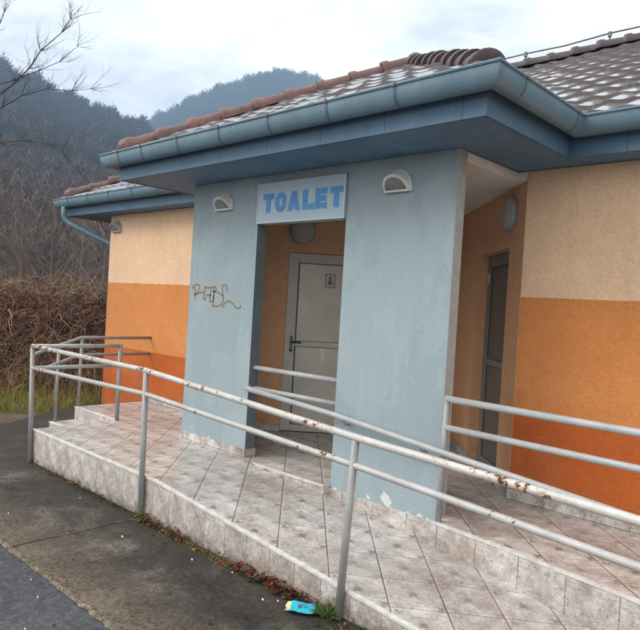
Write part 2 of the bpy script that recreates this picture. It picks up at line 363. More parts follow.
# ------------------------------------------------------------------ mesh helpers
class MB:
    def __init__(s): s.v, s.f, s.mi, s.sm = [], [], [], []
    def add(s, vs, fs, mi=0, smooth=False):
        o = len(s.v); s.v += [tuple(x) for x in vs]
        for f in fs: s.f.append(tuple(i + o for i in f)); s.mi.append(mi); s.sm.append(smooth)
    def box(s, x0, x1, y0, y1, z0, z1, mi=0):
        s.add([(x0,y0,z0),(x1,y0,z0),(x1,y1,z0),(x0,y1,z0),(x0,y0,z1),(x1,y0,z1),(x1,y1,z1),(x0,y1,z1)],
              [(0,3,2,1),(4,5,6,7),(0,1,5,4),(1,2,6,5),(2,3,7,6),(3,0,4,7)], mi)
    def obox(s, o, ax, ay, az, a, b, c, mi=0):
        """box in a local frame: o + ax*a + ay*b + az*c, ranges a, b, c"""
        P = [o + ax * i + ay * j + az * k for k in c for (i, j) in ((a[0], b[0]), (a[1], b[0]), (a[1], b[1]), (a[0], b[1]))]
        s.add(P, [(0,3,2,1),(4,5,6,7),(0,1,5,4),(1,2,6,5),(2,3,7,6),(3,0,4,7)], mi)
    def prism(s, poly, z0, z1, mi=0, side_mi=None):
        n = len(poly); zt = z1 if callable(z1) else (lambda x, y: z1)
        vs = [(x, y, z0) for x, y in poly] + [(x, y, zt(x, y)) for x, y in poly]
        s.add(vs, [tuple(range(n))[::-1]], side_mi if side_mi is not None else mi)
        s.f.append(tuple(len(s.v) - n + i for i in range(n))); s.mi.append(mi); s.sm.append(False)
        o = len(s.v) - 2 * n
        for i in range(n):
            j = (i + 1) % n
            s.f.append((o + i, o + j, o + n + j, o + n + i)); s.mi.append(side_mi if side_mi is not None else mi); s.sm.append(False)
    def tube(s, path, r, n=12, mi=0, caps=True, closed=False):
        P = [Vector(p) for p in path]; k = len(P)
        R_ = r if isinstance(r, (list, tuple)) else [r] * k
        T = []
        for i in range(k):
            a = P[i] - P[i - 1] if i > 0 else P[1] - P[0]
            b = P[i + 1] - P[i] if i < k - 1 else P[-1] - P[-2]
            T.append((a.normalized() + b.normalized()).normalized())
        up = Vector((0, 0, 1)) if abs(T[0].z) < 0.9 else Vector((1, 0, 0))
        nx = T[0].cross(up).normalized(); vs = []
        for i in range(k):
            nx = (nx - T[i] * nx.dot(T[i])).normalized(); ny = T[i].cross(nx)
            sc = 1.0
            if 0 < i < k - 1:
                d = (P[i] - P[i - 1]).normalized().dot(T[i]); sc = 1 / max(0.5, d)
            for q in range(n):
                a = 2 * math.pi * q / n
                vs.append(P[i] + (nx * math.cos(a) + ny * math.sin(a)) * R_[i] * (1 if sc < 1.02 else (sc + 1) / 2))
        fs = [(i * n + q, i * n + (q + 1) % n, (i + 1) * n + (q + 1) % n, (i + 1) * n + q) for i in range(k - 1) for q in range(n)]
        s.add(vs, fs, mi, True)
        if caps:
            o = len(s.v) - k * n
            s.f.append(tuple(o + q for q in range(n))[::-1]); s.mi.append(mi); s.sm.append(False)
            s.f.append(tuple(o + (k - 1) * n + q for q in range(n))); s.mi.append(mi); s.sm.append(False)
    def lathe(s, o, axis, prof, n=28, mi=0):
        """prof: list of (radius, distance along axis)"""
        axis = Vector(axis).normalized(); u = axis.cross(Vector((0, 0, 1)) if abs(axis.z) < 0.9 else Vector((1, 0, 0))).normalized(); w = axis.cross(u)
        vs = [Vector(o) + axis * d + (u * math.cos(2*math.pi*q/n) + w * math.sin(2*math.pi*q/n)) * r for r, d in prof for q in range(n)]
        fs = [(i*n+q, i*n+(q+1) % n, (i+1)*n+(q+1) % n, (i+1)*n+q) for i in range(len(prof)-1) for q in range(n)]
        s.add(vs, fs, mi, True)
    def build(s, name, mats, parent=None, bevel=0.0):
        me = bpy.data.meshes.new(name); me.from_pydata([tuple(v) for v in s.v], [], s.f); me.update()
        for mm in (mats if isinstance(mats, (list, tuple)) else [mats]): me.materials.append(mm)
        me.polygons.foreach_set('material_index', s.mi); me.polygons.foreach_set('use_smooth', s.sm)
        bm = bmesh.new(); bm.from_mesh(me); bmesh.ops.recalc_face_normals(bm, faces=bm.faces); bm.to_mesh(me); bm.free()
        o = bpy.data.objects.new(name, me); C.objects.link(o)
        if bevel:
            b = o.modifiers.new('bevel', 'BEVEL'); b.width = bevel; b.segments = 2; b.limit_method = 'ANGLE'; b.angle_limit = math.radians(50)
        if parent is not None: attach(o, parent)
        return o
def wloc(o):
    v = Vector(o.location); p = o.parent
    while p is not None: v += Vector(p.location); p = p.parent
    return v
def attach(o, parent):
    """meshes are modelled in world coordinates; keep them there under their parent"""
    o.parent = parent; o.location = -wloc(parent)
def tag(o, label=None, cat=None, group=None, kind=None):
    if label: o['label'] = label
    if cat: o['category'] = cat
    if group: o['group'] = group
    if kind: o['kind'] = kind
    return o
def thing(name, label, cat, loc=(0, 0, 0), group=None):
    o = bpy.data.objects.new(name, None); o.empty_display_size = 0.2; C.objects.link(o); o.location = loc
    return tag(o, label, cat, group)
def np_mesh(name, V, F, mat, tint=None, smooth=False):
    """fast mesh from numpy arrays; F is (n,3) or (n,4)"""
    me = bpy.data.meshes.new(name); k = F.shape[1]
    me.vertices.add(len(V)); me.vertices.foreach_set('co', np.asarray(V, np.float32).ravel())
    me.loops.add(F.size); me.loops.foreach_set('vertex_index', F.astype(np.int32).ravel())
    me.polygons.add(len(F)); me.polygons.foreach_set('loop_start', np.arange(0, F.size, k, dtype=np.int32))
    me.polygons.foreach_set('loop_total', np.full(len(F), k, np.int32))
    if smooth: me.polygons.foreach_set('use_smooth', np.ones(len(F), bool))
    me.update(calc_edges=True); me.validate()
    if tint is not None:
        a = me.color_attributes.new('tint', 'FLOAT_COLOR', 'POINT')
        a.data.foreach_set('color', np.c_[np.asarray(tint, np.float32), np.ones(len(V), np.float32)].ravel())
    me.materials.append(mat); o = bpy.data.objects.new(name, me); C.objects.link(o); return o

# ------------------------------------------------------------------ setting: ground, road, pavement, hills
GZ = -0.35
def flat(name, poly, z, mat):
    b = MB(); b.add([(x, y, z) for x, y in poly], [tuple(range(len(poly)))])
    return tag(b.build(name, mat), kind='structure')
flat('ground', [(-1500, -1500), (1500, -1500), (1500, 1500), (-1500, 1500)], GZ - 0.03, M['soil'])
flat('road', [(-60, -9), (60, -9), (60, -2.21), (-60, -2.21)], GZ - 0.016, M['road'])
pv = [(-2.2, -2.25), (14, -2.25), (14, 0.9), (-3.55, 0.9), (-3.55, 9), (-4.55, 9), (-4.35, 1.6), (-4.0, 0.45), (-3.55, -0.25), (-3.2, -0.72), (-2.8, -1.4)]
def pavement():
    b = MB(); n = len(pv)
    b.add([(x, y, GZ) for x, y in pv] + [(x, y, GZ - 0.03) for x, y in pv], [tuple(range(n))] + [(i, (i + 1) % n, n + (i + 1) % n, n + i) for i in range(n)])
    return tag(b.build('pavement', M['pave']), kind='structure')
pavement()
def kerb_edge():
    """crumbled concrete lip between pavement and road, and the joint across the slab"""
    b = MB(); xs = np.arange(-2.2, 14, 0.06)
    vs, fs = [], []
    for i, x in enumerate(xs):
        w = 0.008 + 0.014 * random.random(); j = 0.016 * (random.random() - 0.5)
        vs += [(x, -2.253 + j - w, GZ - 0.012), (x, -2.25 + j, GZ + 0.006), (x, -2.245 + j + w * 0.6, GZ + 0.003)]
        if i: k = 3 * i; fs += [(k-3, k, k+1, k-2), (k-2, k+1, k+2, k-1)]
    b.add(vs, fs)
    return tag(b.build('kerb', M['edge']), kind='structure')
kerb_edge()
def joint():
    b = MB(); vs, fs = [], []; x = 1.16
    for i, y in enumerate(np.arange(-2.24, -1.2, 0.05)):
        x += 0.008 * (random.random() - 0.5); w = 0.006 + 0.006 * random.random()
        vs += [(x - w, y, GZ + 0.004), (x + w, y, GZ + 0.004)]
        if i: k = 2 * i; fs.append((k-2, k-1, k+1, k))
    b.add(vs, fs)
    return tag(b.build('pavement_joint', M['soil']), kind='structure')
joint()

def ang_lerp(az, pts): return np.interp(az, [p[0] for p in pts], [p[1] for p in pts])
CREST1, CREST2 = 420.0, 820.0
SKY1 = [(20, 7.0), (40, 9.0), (50, 11.0), (56, 12.2), (59.7, 13.5), (63, 14.2), (66.3, 15.0), (70.8, 16.3), (78, 17.0), (100, 17)]
SKY2 = [(10, 9.0), (25, 13.0), (34, 15.5), (40, 17.4), (44, 18.7), (46.5, 19.3), (49, 19.2), (52, 18.1), (55, 16.8), (58, 14.9), (59.7, 13.8), (63, 12.0), (70, 10), (100, 8)]
def hill_z(az, r):
    a = np.asarray(az, float); r = np.asarray(r, float)
    e1 = np.tan(np.radians(ang_lerp(a, SKY1))); e2 = np.tan(np.radians(ang_lerp(a, SKY2)))
    t1 = np.clip((r - 34) / (CREST1 - 34), 0, 1.0); h1 = e1 * CREST1 * (0.45 * t1 + 0.55 * t1 ** 1.7)
    h1 = np.where(r > CREST1, e1 * CREST1 * np.clip(1 - (r - CREST1) / 500, 0.2, 1), h1)
    t2 = np.clip((r - 450) / (CREST2 - 450), 0, 1.0); h2 = e2 * CREST2 * (0.3 + 0.7 * t2 ** 1.2) * (t2 > 0)
    h2 = np.where(r > CREST2, e2 * CREST2 * np.clip(1 - (r - CREST2) / 600, 0.2, 1), h2)
    rough = 1.6 * np.sin(a * 2.3 + r * 0.021) + 1.1 * np.sin(a * 5.1 - r * 0.047) + 0.8 * np.sin(a * 9.7 + 1.3)
    return np.maximum(h1, h2) + rough * np.clip((r - 60) / 200, 0, 1) * 1.0 + 0.0
def polar(az, r):
    a = np.radians(az); return CAM.x - r * np.sin(a), CAM.y + r * np.cos(a)
def hills():
    azs = np.linspace(15, 92, 155); rs = np.r_[np.linspace(34, 120, 18), np.linspace(130, 900, 78), 1000, 1150]
    A, Rr = np.meshgrid(azs, rs, indexing='ij'); X, Y = polar(A, Rr); Z = hill_z(A, Rr) + GZ - 0.2 + CAM.z * (Rr / CREST1).clip(0, 1) - 0.15
    V = np.stack([X, Y, Z], -1).reshape(-1, 3); na, nr = A.shape
    i = np.arange(na - 1)[:, None] * nr + np.arange(nr - 1)[None]; i = i.ravel()
    F = np.stack([i, i + 1, i + nr + 1, i + nr], -1)
    o = np_mesh('hills', V, F, M['hill'], smooth=True); tag(o, kind='structure')
hills()
def ground_z(az, r): return hill_z(az, r) + GZ - 0.35 + CAM.z * np.clip(r / CREST1, 0, 1)

def woods():
    """the leafless forest on the slopes: thousands of trunks with fans of thin branches, one mass"""
    def sample(n, a0, a1, r0, r1):
        return rng.uniform(a0, a1, n), np.sqrt(rng.uniform(r0 * r0, r1 * r1, n))
    a1, r1 = sample(9000, 50, 80, 62, 432); a2, r2 = sample(5200, 34, 64, 560, 836)
    a3, r3 = sample(3600, 52, 80, 44, 190)
    a4 = rng.uniform(52, 80, 420); r4 = rng.uniform(402, 424, 420)
    a5 = rng.uniform(38, 62, 620); r5 = rng.uniform(795, 824, 620)
    az = np.r_[a1, a2, a3, a4, a5]; r = np.r_[r1, r2, r3, r4, r5]
    X, Y = polar(az, r); Z = ground_z(az, r); n = len(az)
    H = rng.uniform(5.5, 10.5, n) * np.where(r > 500, 1.25, 1.0); H *= np.where(r < 190, 0.55, 1)
    nb = 34
    tone = rng.uniform(0, 1, n)
    low = np.clip((r - 60) / 240, 0, 1)
    col = np.stack([0.112 - 0.052 * low, 0.082 - 0.034 * low, 0.068 - 0.022 * low], -1) * (0.6 + 0.9 * tone[:, None])
    pale = rng.uniform(0, 1, n) < 0.10; col[pale] = col[pale] * 1.35 + 0.01
    Vs, Fs, Ts = [], [], []; off = 0
    base = np.stack([X, Y, Z - 0.5], -1)
    # trunks: two crossed thin triangles-quads
    for k in range(2):
        th = rng.uniform(0, np.pi, n); w = H * 0.014
        d = np.stack([np.cos(th) * w, np.sin(th) * w, np.zeros(n)], -1)
        lean = np.stack([rng.normal(0, .05, n) * H, rng.normal(0, .05, n) * H, H], -1)
        V = np.stack([base - d, base + d, base + lean], 1).reshape(-1, 3)
        Vs.append(V); Fs.append(np.arange(3 * n).reshape(-1, 3) + off); Ts.append(np.repeat(col, 3, 0)); off += 3 * n
    for k in range(nb):
        h0 = H * rng.uniform(0.22, 0.92, n); th = rng.uniform(0, 2 * np.pi, n)
        L = H * (0.42 - 0.26 * (h0 / H)) * rng.uniform(0.7, 1.3, n); up = L * rng.uniform(0.4, 1.5, n)
        p0 = base + np.stack([np.zeros(n), np.zeros(n), h0], -1)
        p1 = p0 + np.stack([np.cos(th) * L, np.sin(th) * L, up], -1)
        w = np.minimum(H * rng.uniform(0.007, 0.018, n), 0.00022 * r * rng.uniform(.5, 1.5, n) + 0.003)
        ph = th + np.pi / 2; d = np.stack([np.cos(ph) * w, np.sin(ph) * w, rng.normal(0, 1, n) * w], -1)
        V = np.stack([p0, p1 - d * 1.6, p1 + d * 1.6], 1).reshape(-1, 3)
        Vs.append(V); Fs.append(np.arange(3 * n).reshape(-1, 3) + off); Ts.append(np.repeat(col * rng.uniform(0.8, 1.2, (n, 1)), 3, 0)); off += 3 * n
    o = np_mesh('hill_woods', np.concatenate(Vs), np.concatenate(Fs), M['tint'], np.concatenate(Ts))
    tag(o, 'leafless brown forest covering both hillsides behind the building', 'woods', kind='stuff')
woods()
def brush():
    """pale dead scrub at the foot of the slope"""
    n = 4200; az = rng.uniform(56, 80, n); r = np.sqrt(rng.uniform(24 ** 2, 85 ** 2, n)); X, Y = polar(az, r); Z = np.where(r > 34, ground_z(az, np.maximum(r, 34)), GZ)
    Vs, Fs, Ts = [], [], []; off = 0; base = np.stack([X, Y, Z - 0.1], -1); H = rng.uniform(0.5, 1.7, n)
    q_ = rng.random((n, 1)); col = np.array([.06, .045, .036]) + q_ * np.array([.11, .075, .050])
    for k in range(9):
        th = rng.uniform(0, 2 * np.pi, n); L = H * rng.uniform(0.3, 0.9, n); w = 0.012 + 0.012 * rng.random(n)
        p1 = base + np.stack([np.cos(th) * L, np.sin(th) * L, H * rng.uniform(0.5, 1, n)], -1)
        d = np.stack([-np.sin(th) * w, np.cos(th) * w, np.zeros(n)], -1)
        V = np.stack([base - d, base + d, p1 + d * .7, p1 - d * .7], 1).reshape(-1, 3)
        Vs.append(V); Fs.append(np.arange(4 * n).reshape(-1, 4) + off); Ts.append(np.repeat(col, 4, 0)); off += 4 * n
    o = np_mesh('scrub', np.concatenate(Vs), np.concatenate(Fs), M['tint'], np.concatenate(Ts))
    tag(o, 'pale dry scrub at the foot of the wooded slope', 'scrub', kind='stuff')
brush()

# ------------------------------------------------------------------ the building
SOF, YW, XW, XR = 2.78, 0.955, -3.594, 3.42
APX = (1.75, 2.63)                                   # the inner corner of the V shaped porch
EAVE_Z, EAVE_Y, PITCH_T = 3.045, -0.67, 0.53
house = thing('toilet_building', 'small toilet block with orange banded walls, light blue porch and dark tiled hip roof', 'building', (0, 0, GZ))

def wall_part(name, poly, z0, z1, mat, label=None, bevel=0.006):
    b = MB(); b.prism(poly, z0, z1); o = b.build(name, mat, house, bevel)
    if label: o['label'] = label
    return o
# main walls with the three painted bands
wall_part('wall', [(XW, YW), (0.08, YW), (0.08, YW + 0.12), (XW + 0.16, YW + 0.12), (XW + 0.16, 8.2), (XW, 8.2)], -0.42, SOF, M['bands'], 'cream, orange and rust banded wall left of the porch')
wall_part('wall', [(XR, YW), (12.0, YW), (12.0, 8.2), (XW + 0.17, 8.2), (XW + 0.17, 8.04), (11.84, 8.04), (11.84, YW + 0.16), (XR + 0.05, YW + 0.16)], -0.42, SOF, M['bands'], 'cream, orange and rust banded wall right of the porch')
# the two diagonal walls of the porch, each with a door recess
SQ = math.sqrt(0.5)
DL, NL = Vector((SQ, SQ, 0)), Vector((-SQ, SQ, 0))     # along / into the left diagonal wall
DR, NR = Vector((-SQ, SQ, 0)), Vector((SQ, SQ, 0))     # along / into the right diagonal wall
OL, OR_ = Vector((0.08, YW, 0)), Vector((XR, YW, 0))
LEN = 2.36
def diagonal_wall(o, d, n, t0, t1, ztop, lab):
    b = MB(); Z = Vector((0, 0, 1))
    # butt the pieces end to end round the recess
    b.obox(o, d, n, Z, (0.0, t0), (0, 0.2), (-0.02, SOF))
    b.obox(o, d, n, Z, (t1, LEN), (0, 0.2), (-0.02, SOF))
    b.obox(o, d, n, Z, (t0, t1), (0, 0.2), (ztop, SOF))
    b.obox(o, d, n, Z, (t0, t1), (0.17, 0.2), (-0.02, ztop))
    p = b.build('wall', M['notch'], house); p['label'] = lab
diagonal_wall(OL, DL, NL, 0.33, 1.35, 2.17, 'orange diagonal porch wall with the door facing the opening')
diagonal_wall(OR_, DR, NR, 0.37, 1.38, 2.17, 'orange diagonal porch wall with the door behind the right pillar')

def door(o, d, n, t0, t1, depth, lab, hinge_far, details):
    Z = Vector((0, 0, 1)); zt = 2.165; fr = 0.125
    g = MB()
    a0, a1, bt = t0 + fr, t1 - fr, 2.05
    # leaf: stiles, rails and two sheet panels
    st = 0.02
    g.obox(o, d, n, Z, (a0 + 0.003, a1 - 0.003), (depth + 0.012, depth + 0.05), (0.085, bt - 0.003))
    pm, fm = (M['panel'], M['pvc']) if details else (M['panel_shaded'], M['pvc_shaded'])  # the edge-on door gets the copies with shade in their colour
    leaf = g.build('door', pm, house); leaf['label'] = lab
    f = MB()
    f.obox(o, d, n, Z, (t0 + 0.002, a0), (depth, depth + 0.06), (0.002, zt)); f.obox(o, d, n, Z, (a1, t1 - 0.002), (depth, depth + 0.06), (0.002, zt))
    f.obox(o, d, n, Z, (a0, a1), (depth, depth + 0.06), (bt, zt)); f.obox(o, d, n, Z, (a0, a1), (depth, depth + 0.06), (0.002, 0.082))
    f.build('door_frame', fm, leaf, 0.005)
    r = MB()
    r.obox(o, d, n, Z, (a0 + 0.004, a1 - 0.004), (depth + 0.0, depth + 0.012), (1.035, 1.10))
    r.build('middle_rail', fm, leaf, 0.004)
    k = MB(); w = 0.006
    for za, zb in ((0.088, 1.035), (1.10, bt - 0.004)):
        k.obox(o, d, n, Z, (a0 + 0.004, a0 + 0.004 + 2 * w), (depth + 0.006, depth + 0.0115), (za, zb)); k.obox(o, d, n, Z, (a1 - 0.004 - 2 * w, a1 - 0.004), (depth + 0.006, depth + 0.0115), (za, zb))
        k.obox(o, d, n, Z, (a0 + 0.004 + 2 * w, a1 - 0.004 - 2 * w), (depth + 0.006, depth + 0.0115), (za, za + w)); k.obox(o, d, n, Z, (a0 + 0.004 + 2 * w, a1 - 0.004 - 2 * w), (depth + 0.006, depth + 0.0115), (zb - w, zb))
    k.build('seal', M['gasket'], leaf)
    hs = a0 - 0.04 if hinge_far else a1 + 0.04
    sgn = 1 if hinge_far else -1
    h = MB()
    h.obox(o, d, n, Z, (hs - 0.017, hs + 0.017), (depth - 0.008, depth), (1.0, 1.16))
    P = o + d * hs + n * (depth - 0.03) + Z * 1.085
    h.tube([o + d * hs + n * depth + Z * 1.085, P, P + d * sgn * 0.12], 0.010, 10)
    h.build('handle', M['handle'], leaf)
    kh = MB(); kh.lathe(o + d * hs + n * (depth + 0.001) + Z * 0.985, -n, [(0.0, 0.008), (0.02, 0.008), (0.022, 0.0)], 16); kh.build('keyhole', M['handle'], leaf)
    hx = a1 + 0.02 if hinge_far else a0 - 0.02
    for zz in (0.28, 1.93):
        hg = MB(); hg.tube([o + d * hx + n * (depth - 0.012) + Z * (zz - 0.06), o + d * hx + n * (depth - 0.012) + Z * (zz + 0.06)], 0.014, 10)
        hg.build('hinge', M['hinge'], leaf)
    if details:
        # small pictogram plate: dark rim, figure
        c = o + d * 0.845 + n * (depth + 0.0118) + Z * 1.85
        q = MB(); q.obox(c, d, n, Z, (-0.062, 0.062), (-0.003, 0.0), (-0.085, 0.085)); pl = q.build('pictogram_plate', M['pvc'], leaf, 0.001)
        q = MB()
        for aa, bb in (((-0.062, -0.052), (-0.085, 0.085)), ((0.052, 0.062), (-0.085, 0.085)), ((-0.052, 0.052), (0.075, 0.085)), ((-0.052, 0.052), (-0.085, -0.075))):
            q.obox(c, d, n, Z, aa, (-0.0045, -0.003), bb)
        q.lathe(c + Z * 0.035 - n * 0.003, -n, [(0.0, 0.002), (0.017, 0.002), (0.018, 0.0)], 16)
        P = [(-0.012, 0.014), (0.012, 0.014), (0.03, -0.03), (0.024, -0.05), (-0.024, -0.05), (-0.03, -0.03)]
        vs = [c + d * x + Z * z - n * 0.005 for x, z in P] + [c + d * x + Z * z - n * 0.003 for x, z in P]
        q.add(vs, [tuple(range(6)), *[(i, (i + 1) % 6, 6 + (i + 1) % 6, 6 + i) for i in range(6)]])
        q.build('pictogram', M['mark'], leaf)
        # round sticker half peeled away
        c = o + d * 0.775 + n * (depth + 0.0116) + Z * 0.955; q = MB()
        arc = [(0.062 * math.cos(a), 0.085 * math.sin(a)) for a in np.linspace(-1.45, 1.6, 14)] + [(-0.012, 0.03), (0.004, -0.02)]
        vs = [c + d * x + Z * z - n * 0.0025 for x, z in arc]; q.add(vs + [c + d * x + Z * z for x, z in arc], [tuple(range(len(arc)))] + [(i, (i+1) % len(arc), len(arc)+(i+1) % len(arc), len(arc)+i) for i in range(len(arc))])
        q.build('sticker', M['sticker'], leaf)
    return leaf
door(OL, DL, NL, 0.33, 1.35, 0.03, 'grey sheet metal door with a pictogram and half a round sticker', True, True)
door(OR_, DR, NR, 0.37, 1.38, 0.11, 'grey sheet metal door with painted-in shade, seen edge on beside the right wall', True, False)

# blue porch front
pw = MB()
pw.prism([(0, 0), (1.087, 0), (1.087, 0.12), (0, 0.12)], -0.05, SOF)
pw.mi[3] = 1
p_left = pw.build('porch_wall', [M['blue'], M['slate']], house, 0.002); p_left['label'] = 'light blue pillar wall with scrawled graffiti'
pw = MB()
pw.prism([(2.244, 0), (3.33, 0), (3.33, 0.12), (2.244, 0.12)], -0.38, SOF)
pw.mi[3] = 1
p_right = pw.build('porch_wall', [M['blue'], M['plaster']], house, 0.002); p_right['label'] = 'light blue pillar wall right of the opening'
pw = MB(); pw.box(1.080, 2.250, 0.0012, 0.116, 2.70, SOF)
pw.build('porch_wall', M['blue'], house)['label'] = 'blue strip of wall above the sign'
# porch return on the far left closes the porch behind the left pillar
pw = MB(); pw.box(0.0, 0.12, 0.123, YW - 0.002, -0.05, SOF); pw.build('porch_wall', M['blue'], house)['label'] = 'blue side wall of the porch'
pc = MB(); pc.prism([(0.125, 0.125), (3.33, 0.125), (3.33, YW - 0.003), (XR - 0.003, YW - 0.003), (APX[0], APX[1] - 0.01), (0.083, YW + 0.005), (0.125, YW - 0.003)], 2.70, 2.775)
pc.build('porch_ceiling', M['ceiling'], house)

def graffiti():
    S = [[(0.05,1.641),(0.067,1.671),(0.126,1.695),(0.177,1.684),(0.184,1.656),(0.154,1.614),(0.091,1.576)],[(0.098,1.672),(0.108,1.606),(0.12,1.541)],[(0.116,1.583),(0.185,1.603),(0.272,1.617)],
     [(0.288,1.677),(0.282,1.611),(0.259,1.546),(0.309,1.535),(0.312,1.586),(0.393,1.584)],[(0.288,1.675),(0.328,1.659),(0.396,1.673),(0.385,1.591),(0.384,1.515),(0.437,1.523),(0.446,1.593)],
     [(0.405,1.666),(0.445,1.68),(0.481,1.659),(0.472,1.638),(0.439,1.623),(0.421,1.618)],[(0.435,1.671),(0.446,1.593),(0.444,1.472)],[(0.439,1.625),(0.52,1.618),(0.591,1.586),(0.614,1.539),(0.569,1.488),(0.506,1.473),(0.434,1.472)],
     [(0.667,1.631),(0.654,1.696),(0.578,1.693),(0.598,1.592),(0.62,1.591)],[(0.599,1.461),(0.632,1.505),(0.693,1.533),(0.756,1.519),(0.822,1.477),(0.866,1.467),(0.89,1.476),(0.898,1.501)]]
    b = MB()
    for st in S:
        P = [np.array(p) for p in st]; Q = []
        smooth = len(P) > 5 and st not in (S[3], S[4], S[8])
        if smooth:
            for i in range(len(P) - 1):
                p0, p1, p2, p3 = P[max(i-1, 0)], P[i], P[i+1], P[min(i+2, len(P)-1)]
                for t in np.linspace(0, 1, 5)[:-1]:
                    Q.append(0.5 * ((2*p1) + (-p0+p2)*t + (2*p0-5*p1+4*p2-p3)*t*t + (-p0+3*p1-3*p2+p3)*t**3))
            Q.append(P[-1])
        else:
            for i in range(len(P) - 1):
                for t in np.linspace(0, 1, 4)[:-1]: Q.append(P[i] + (P[i+1] - P[i]) * t)
            Q.append(P[-1])
        vs, fs = [], []
        for i, q in enumerate(Q):
            tg = (Q[min(i+1, len(Q)-1)] - Q[max(i-1, 0)]); tg = tg / (np.linalg.norm(tg) + 1e-9); nn = np.array([-tg[1], tg[0]])
            w = 0.0072 + 0.002 * random.random()
            for sg in (-1, 1): vs.append((q[0] + nn[0]*w*sg, -0.0015, q[1] + nn[1]*w*sg))
            if i: k = 2*i; fs.append((k-2, k-1, k+1, k))
        b.add(vs, fs)
    g = b.build('graffiti', M['marker'], p_left); g['label'] = 'brown scrawled graffiti tag'
graffiti()

# skirting tiles
def skirt(x0, x1, y, z0, z1, mat='riser_big'):
    b = MB(); b.box(x0, x1, y - 0.012, y - 0.001, z0, z1); return b.build('skirting', M[mat], house, 0.002)
skirt(-0.012, 1.099, 0.0, 0.003, 0.078); skirt(2.236, 3.325, 0.0, -0.33, -0.032)
skirt(-2.28, -0.015, YW, 0.003, 0.085); skirt(XR - 0.01, 9.0, YW, 0.003, 0.085)
for bx in ((1.0885, 1.10, -0.0, 0.13, 0.003, 0.078), (2.232, 2.2425, 0.0, 0.12, -0.12, -0.032)):
    b = MB(); b.box(*bx); b.build('skirting', M['riser_side'], house)
Zv = Vector((0, 0, 1))
for (oo, dd, nn_, ra, rb) in ((OR_, DR, NR, 0.0, 0.368), (OL, DL, NL, 0.0, 0.328), (OR_, DR, NR, 1.382, 2.34), (OL, DL, NL, 1.352, 2.34)):
    b = MB(); b.obox(oo, dd, nn_, Zv, (ra, rb), (-0.012, -0.001), (0.003, 0.085)); b.build('skirting', M['riser_big'], house)

# eaves: fascia, soffit and gutter run round the same line
EAVES = [(-4.56, 8.6), (-4.56, 0.66), (-0.55, 0.66), (-0.55, -0.61), (3.885, -0.61), (3.885, 0.66), (12.4, 0.66)]
def sweep(profile, path, closed_profile=True):
    """profile: (outwards, z) with outwards to the right of travel; mitred corners"""
    b = MB(); P = [Vector((x, y)) for x, y in path]; n = len(profile); vs = []
    for i, p in enumerate(P):
        d0 = (p - P[i-1]).normalized() if i else (P[1] - P[0]).normalized()
        d1 = (P[i+1] - p).normalized() if i < len(P) - 1 else d0
        r0, r1 = Vector((d0.y, -d0.x)), Vector((d1.y, -d1.x)); mm = (r0 + r1).normalized(); k = 1 / mm.dot(r0)
        for o, z in profile: q = p + mm * o * k; vs.append((q.x, q.y, z))
    fs = []
    for i in range(len(P) - 1):
        for q in range(n if closed_profile else n - 1):
            fs.append((i*n+q, (i+1)*n+q, (i+1)*n+(q+1) % n, i*n+(q+1) % n))
    b.add(vs, fs, 0, not closed_profile)
    if closed_profile: b.f += [tuple(range(n)), tuple(len(vs)-n+q for q in range(n))]; b.mi += [0, 0]; b.sm += [False, False]
    return b
sweep([(0.0, SOF - 0.004), (0.0, 3.04), (-0.03, 3.04), (-0.03, SOF - 0.004)], EAVES).build('fascia', M['fascia'], house)
b = MB(); inner = [(-4.53, 8.6), (-4.53, 0.69), (-0.52, 0.69), (-0.52, -0.58), (3.855, -0.58), (3.855, 0.69), (12.4, 0.69), (12.4, 8.6)]
b.prism(inner[::-1], SOF + 0.002, SOF + 0.03); b.build('soffit', M['soffit'], house)
LIP = 3.035
def gutter_profile(grow=0.0, a0=-0.05, a1=math.pi):
    """half round trough with a rolled lip, outwards 0.005..0.155"""
    pts = []
    for a in np.linspace(a1, a0, 13):
        pts.append((0.082 + (0.075 + grow) * math.cos(a), LIP - 0.012 - (0.122 + grow) * math.sin(max(a, 0)) ** 1.0))
    return pts
gp = gutter_profile()
lip = [(0.157, LIP - 0.012), (0.166, LIP - 0.008), (0.170, LIP + 0.002), (0.163, LIP + 0.010), (0.153, LIP + 0.008), (0.150, LIP - 0.002)]
inner_p = [(0.082 + 0.070 * math.cos(a), LIP - 0.010 - 0.116 * math.sin(a)) for a in np.linspace(0.02, math.pi, 12)]
gut = sweep(gp[:-1] + lip + inner_p, EAVES)
gut.sm = [True] * len(gut.f)
gutter = gut.build('gutter', M['gutter'], house)
es = gutter.modifiers.new('edges', 'EDGE_SPLIT'); es.split_angle = math.radians(40)
def bracket_mesh():
    b = MB(); pr = gutter_profile(0.004); q = gutter_profile(0.0005)
    vs, fs = [], []
    for (o, z), (o2, z2) in zip(pr, q):
        vs += [(-0.011, -o, z), (0.011, -o, z), (-0.011, -o2, z2), (0.011, -o2, z2)]
    for i in range(len(pr) - 1):
        k = 4 * i; fs += [(k, k+1, k+5, k+4), (k, k+4, k+6, k+2), (k+1, k+3, k+7, k+5)]
    b.add(vs, fs, 0, False); b.box(-0.011, 0.011, -0.176, -0.15, LIP - 0.014, LIP + 0.014)
    return b
br0 = bracket_mesh().build('gutter_bracket', M['bracket'], gutter)
def place_bracket(x, y, rz, first=[True]):
    o = br0 if first[0] else br0.copy()
    if not first[0]: C.objects.link(o); o.parent = gutter
    first[0] = False
    o.location = Vector((x, y, 0)) - wloc(gutter); o.rotation_euler = (0, 0, rz)
for x in (-0.33, 0.12, 0.75, 1.38, 2.02, 2.66, 3.28): place_bracket(x, -0.61, 0)
for y in (-0.42, 0.40): place_bracket(3.885, y, math.pi / 2)
